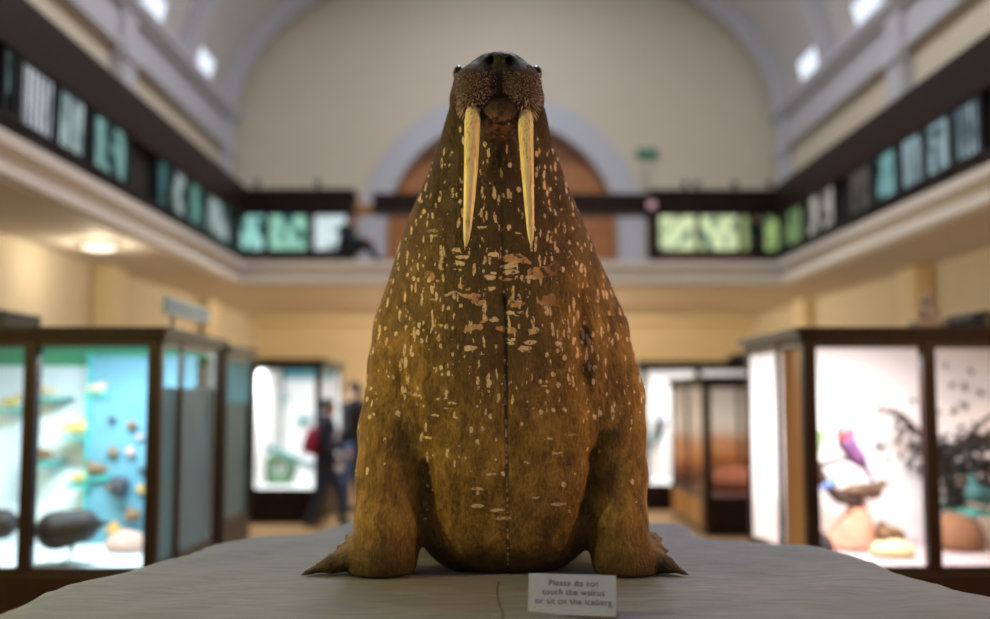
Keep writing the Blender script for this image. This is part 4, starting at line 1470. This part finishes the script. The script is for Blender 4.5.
def person(loc, rz, H, label, J, coat, legs, shoe, backpack=None, hair=M_hair):
    """J: joints in units of the height, facing +x; one continuous body with clothes over it"""
    M = Matrix.Translation(loc) @ Matrix.Rotation(rz, 4, 'Z') @ Matrix.Scale(H, 4)
    pts = np.array([v for v in J.values()])
    lo, hi = pts.min(0) - .14, pts.max(0) + .14
    lo[2] = max(lo[2], -.01)
    h = .0085
    g = {k: np.array(v) for k, v in J.items()}

    def parts(s, what, e):
        if 'trunk' in what:
            s.u(s.smin(s.cap(g['pelvis'], g['chest'], .070 + e, .078 + e, (1.25, 1, 1)), s.cap(g['shl'], g['shr'], .045 + e, .045 + e), .06), .03)
            s.u(s.cap((g['hipl'] + g['pelvis']) / 2, (g['hipr'] + g['pelvis']) / 2, .068 + e, .068 + e), .05)
        if 'arms' in what:
            for k in 'lr':
                s.u(s.smin(s.cap(g['sh' + k], g['el' + k], .034 + e, .027 + e), s.cap(g['el' + k], g['wr' + k], .026 + e, .017 + e), .01), .03)
        if 'legs' in what:
            for k in 'lr':
                s.u(s.smin(s.cap(g['hip' + k], g['kn' + k], .052 + e, .034 + e), s.cap(g['kn' + k], g['an' + k], .034 + e, .022 + e), .012), .03)
        return s

    s = SDF(lo, hi, h)
    parts(s, ('trunk', 'arms', 'legs'), -.004)
    hd, fw = g['head'], (g['face'] - g['head'])
    fw = fw / np.linalg.norm(fw)
    sd_ = np.cross(fw, (0, 0, 1))
    up = np.cross(sd_, fw)
    s.u(s.cap(g['chest'] + (g['neck'] - g['chest']) * .7, hd, .030, .030), .03)
    s.u(s.ell(hd + up * .012, (.050, .045, .056)), .02)
    s.u(s.cap(hd - up * .02 + fw * .012, hd - up * .038 + fw * .024, .032, .022), .03)
    s.u(s.cap(hd + fw * .045 + up * .004, hd + fw * .057 - up * .012, .006, .009), .008)
    for k in (-1, 1):
        s.u(s.ell(hd + sd_ * k * .045 - fw * .004, (.014, .010, .018)), .005)
    s.cut(s.cap(hd + fw * .056 - up * .030 + sd_ * .014, hd + fw * .056 - up * .030 - sd_ * .014, .003), .004)
    ext = MB()
    for k, si in (('l', 1), ('r', -1)):
        w_, e_ = g['wr' + k], g['el' + k]
        d = (w_ - e_) / np.linalg.norm(w_ - e_)
        n_ = np.cross(d, (1, 0, 0.01))
        n_ = n_ / np.linalg.norm(n_)
        ac = np.cross(d, n_)
        s.u(s.cap(w_, w_ + d * .040, .015, .018), .01)
        for i, (o_, ln) in enumerate(((-.015, .040), (-.005, .046), (.005, .043), (.014, .034))):
            b_ = w_ + d * .046 + ac * o_
            c_ = b_ + d * ln * .55 + n_ * .004
            ext.tube([b_ - d * .01, b_, c_, c_ + d * ln * .4 + n_ * si * .010], [.0052, .0052, .0047, .0036], 6)
        b_ = w_ + d * .020 - ac * .014
        ext.tube([b_, b_ - ac * .014 + d * .016, b_ - ac * .016 + d * .034], [.0062, .0056, .0042], 6)
    ft_dir = {k: (g['to' + k] - g['an' + k]) for k in 'lr'}
    for k in 'lr':
        s.u(s.cap(g['an' + k], g['to' + k], .020, .014), .015)
    body = s.build('person', M_skin, None, origin=tuple(loc), M=M, extra=ext)
    tag(body, label, 'person')
    s = SDF(lo, hi, h)
    parts(s, ('trunk', 'arms'), .008)
    s.u(s.cap(g['chest'] + (g['neck'] - g['chest']) * .35, g['neck'], .042, .038), .02)
    s.build('jacket', coat, body, M=M)
    s = SDF(lo, hi, h)
    parts(s, ('legs',), .006)
    s.u(s.cap(g['hipl'], g['hipr'], .066, .066), .03)
    s.build('trousers', legs, body, M=M)
    for k in 'lr':
        a_, t_ = g['an' + k], g['to' + k]
        s = SDF(np.minimum(a_, t_) - .06, np.maximum(a_, t_) + .06, .007)
        hl = a_ + np.array((0, 0, -.018)) - ft_dir[k] * .15
        s.u(s.cap(hl, t_, .028, .020))
        s.u(s.cap(a_, hl, .026, .028), .02)
        s.d = np.maximum(s.d, -(s.Z - min(a_[2] - .046, t_[2] - .02)))
        s.build('shoe', shoe, body, M=M)
    s = SDF(hd - .12, hd + .12, .0075)
    s.u(s.ell(hd + up * .020 - fw * .006, (.058, .053, .060)))
    s.cut(s.ell(hd + fw * .060 - up * .022, (.060, .062, .062)), .01)
    s.d = np.maximum(s.d, -(((s.X - hd[0]) * up[0] + (s.Y - hd[1]) * up[1] + (s.Z - hd[2]) * up[2]) + .032))
    s.build('hair', hair, body, M=M)
    for k in (-1, 1):
        MB().ball(hd + fw * .044 + sd_ * k * .018 + up * .008, .0065, None, 8, 6).xf(M).build('eye', M_eye, body, True)
    if backpack:
        c_ = (g['chest'] + g['pelvis']) / 2 + np.array((-.125, 0, .03))
        s = SDF(c_ - .17, c_ + .17, .009)
        s.u(s.ell(c_, (.055, .085, .115)))
        s.u(s.ell(c_ + np.array((-.04, 0, -.04)), (.035, .06, .055)), .02)
        bk = s.build('backpack', backpack, None, M=M)
        for k in (-1, 1):
            MB().tube([c_ + np.array((.03, k * .05, .09)), g['chest'] + np.array((.02, k * .065, .09)), g['chest'] + np.array((.095, k * .06, -.0)), c_ + np.array((.06, k * .07, -.08))], .009, 8).xf(M).build('strap', backpack, bk, True)
        tag(bk, 'small pink-red backpack worn by the shorter visitor', 'backpack')
    return body


def standing(sl=.08, sr=-.10, face=(.06, 0, .93), arms=None):
    J = dict(pelvis=(0, 0, .53), chest=(.005, 0, .735), neck=(0, 0, .855), head=(.012, 0, .925), shl=(0, .10, .80), shr=(0, -.10, .80),
             hipl=(0, .05, .50), hipr=(0, -.05, .50), knl=(sl * .6 + .02, .052, .275), knr=(sr * .4 + .02, -.052, .275),
             anl=(sl, .052, .05), anr=(sr, -.052, .05), tol=(sl + .09, .058, .02), tor=(sr + .09, -.058, .02),
             ell=(-.01, .135, .64), elr=(-.01, -.135, .64), wrl=(.05, .135, .50), wrr=(.05, -.135, .50))
    J['face'] = tuple(np.array(J['head']) + np.array(face) - np.array((0, 0, .93)))
    J.update(arms or {})
    return J


M_nav = plain('navy_cloth', (.012, .016, .035), .85, .25, 12)
M_blk = plain('black_coat', (.006, .006, .009), .85, .25, 12)
M_jean = plain('dark_jeans', (.014, .020, .045), .85, .25, 14)
M_red = plain('red_pack', (.40, .02, .07), .6, .15, 12)
M_shoe = plain('black_shoe', (.008, .008, .008), .5)
p = P(326, 522, 12.56)
person((p.x, 12.56, 0), .12, 1.58, 'shorter person in navy jacket wearing a red backpack, striding right', standing(.13, -.13, arms=dict(ell=(.02, .135, .65), wrl=(.12, .11, .58), elr=(.0, -.135, .64), wrr=(.08, -.13, .52))), M_nav, M_jean, M_shoe, M_red)
p = P(354, 506, 13.9)
person((p.x, 13.9, 0), PI - .5, 1.80, 'taller person in a long black coat standing beside the walrus silhouette', standing(.03, -.03, (.06, .01, .925), arms=dict(wrl=(.07, .12, .52), wrr=(.10, -.10, .52))), M_blk, plain('blue_jeans', (.03, .05, .10), .85, .25, 14), M_shoe)
# balcony: someone seated at the open end of the left panels
J = dict(pelvis=(0, 0, .075), chest=(.05, 0, .26), neck=(.075, 0, .37), head=(.10, 0, .44), face=(.16, 0, .43), shl=(.05, .10, .33), shr=(.05, -.10, .33),
         hipl=(.02, .05, .065), hipr=(.02, -.05, .065), knl=(.26, .06, .21), knr=(.25, -.06, .19), anl=(.36, .06, .05), anr=(.37, -.06, .05), tol=(.45, .065, .02), tor=(.46, -.065, .02),
         ell=(.13, .13, .22), elr=(.13, -.13, .22), wrl=(.24, .07, .24), wrr=(.24, -.07, .23))
p = P(341, 262, 16.15)
person((p.x, 16.15, ZB + .002), -.1, 1.62, 'person in dark clothes sitting with knees up on the end balcony floor', J, plain('navy_coat', (.008, .012, .022), .85, .2, 12), M_blk, M_shoe)
p = P(757, 262, 16.3)
person((p.x, 16.24, ZB), -PI / 2 + .3, .82, 'small person in dark navy clothes standing before the end balcony panels', standing(.02, -.01), plain('dark_navy_coat', (.006, .009, .016), .85, .2, 12), M_blk, M_shoe)
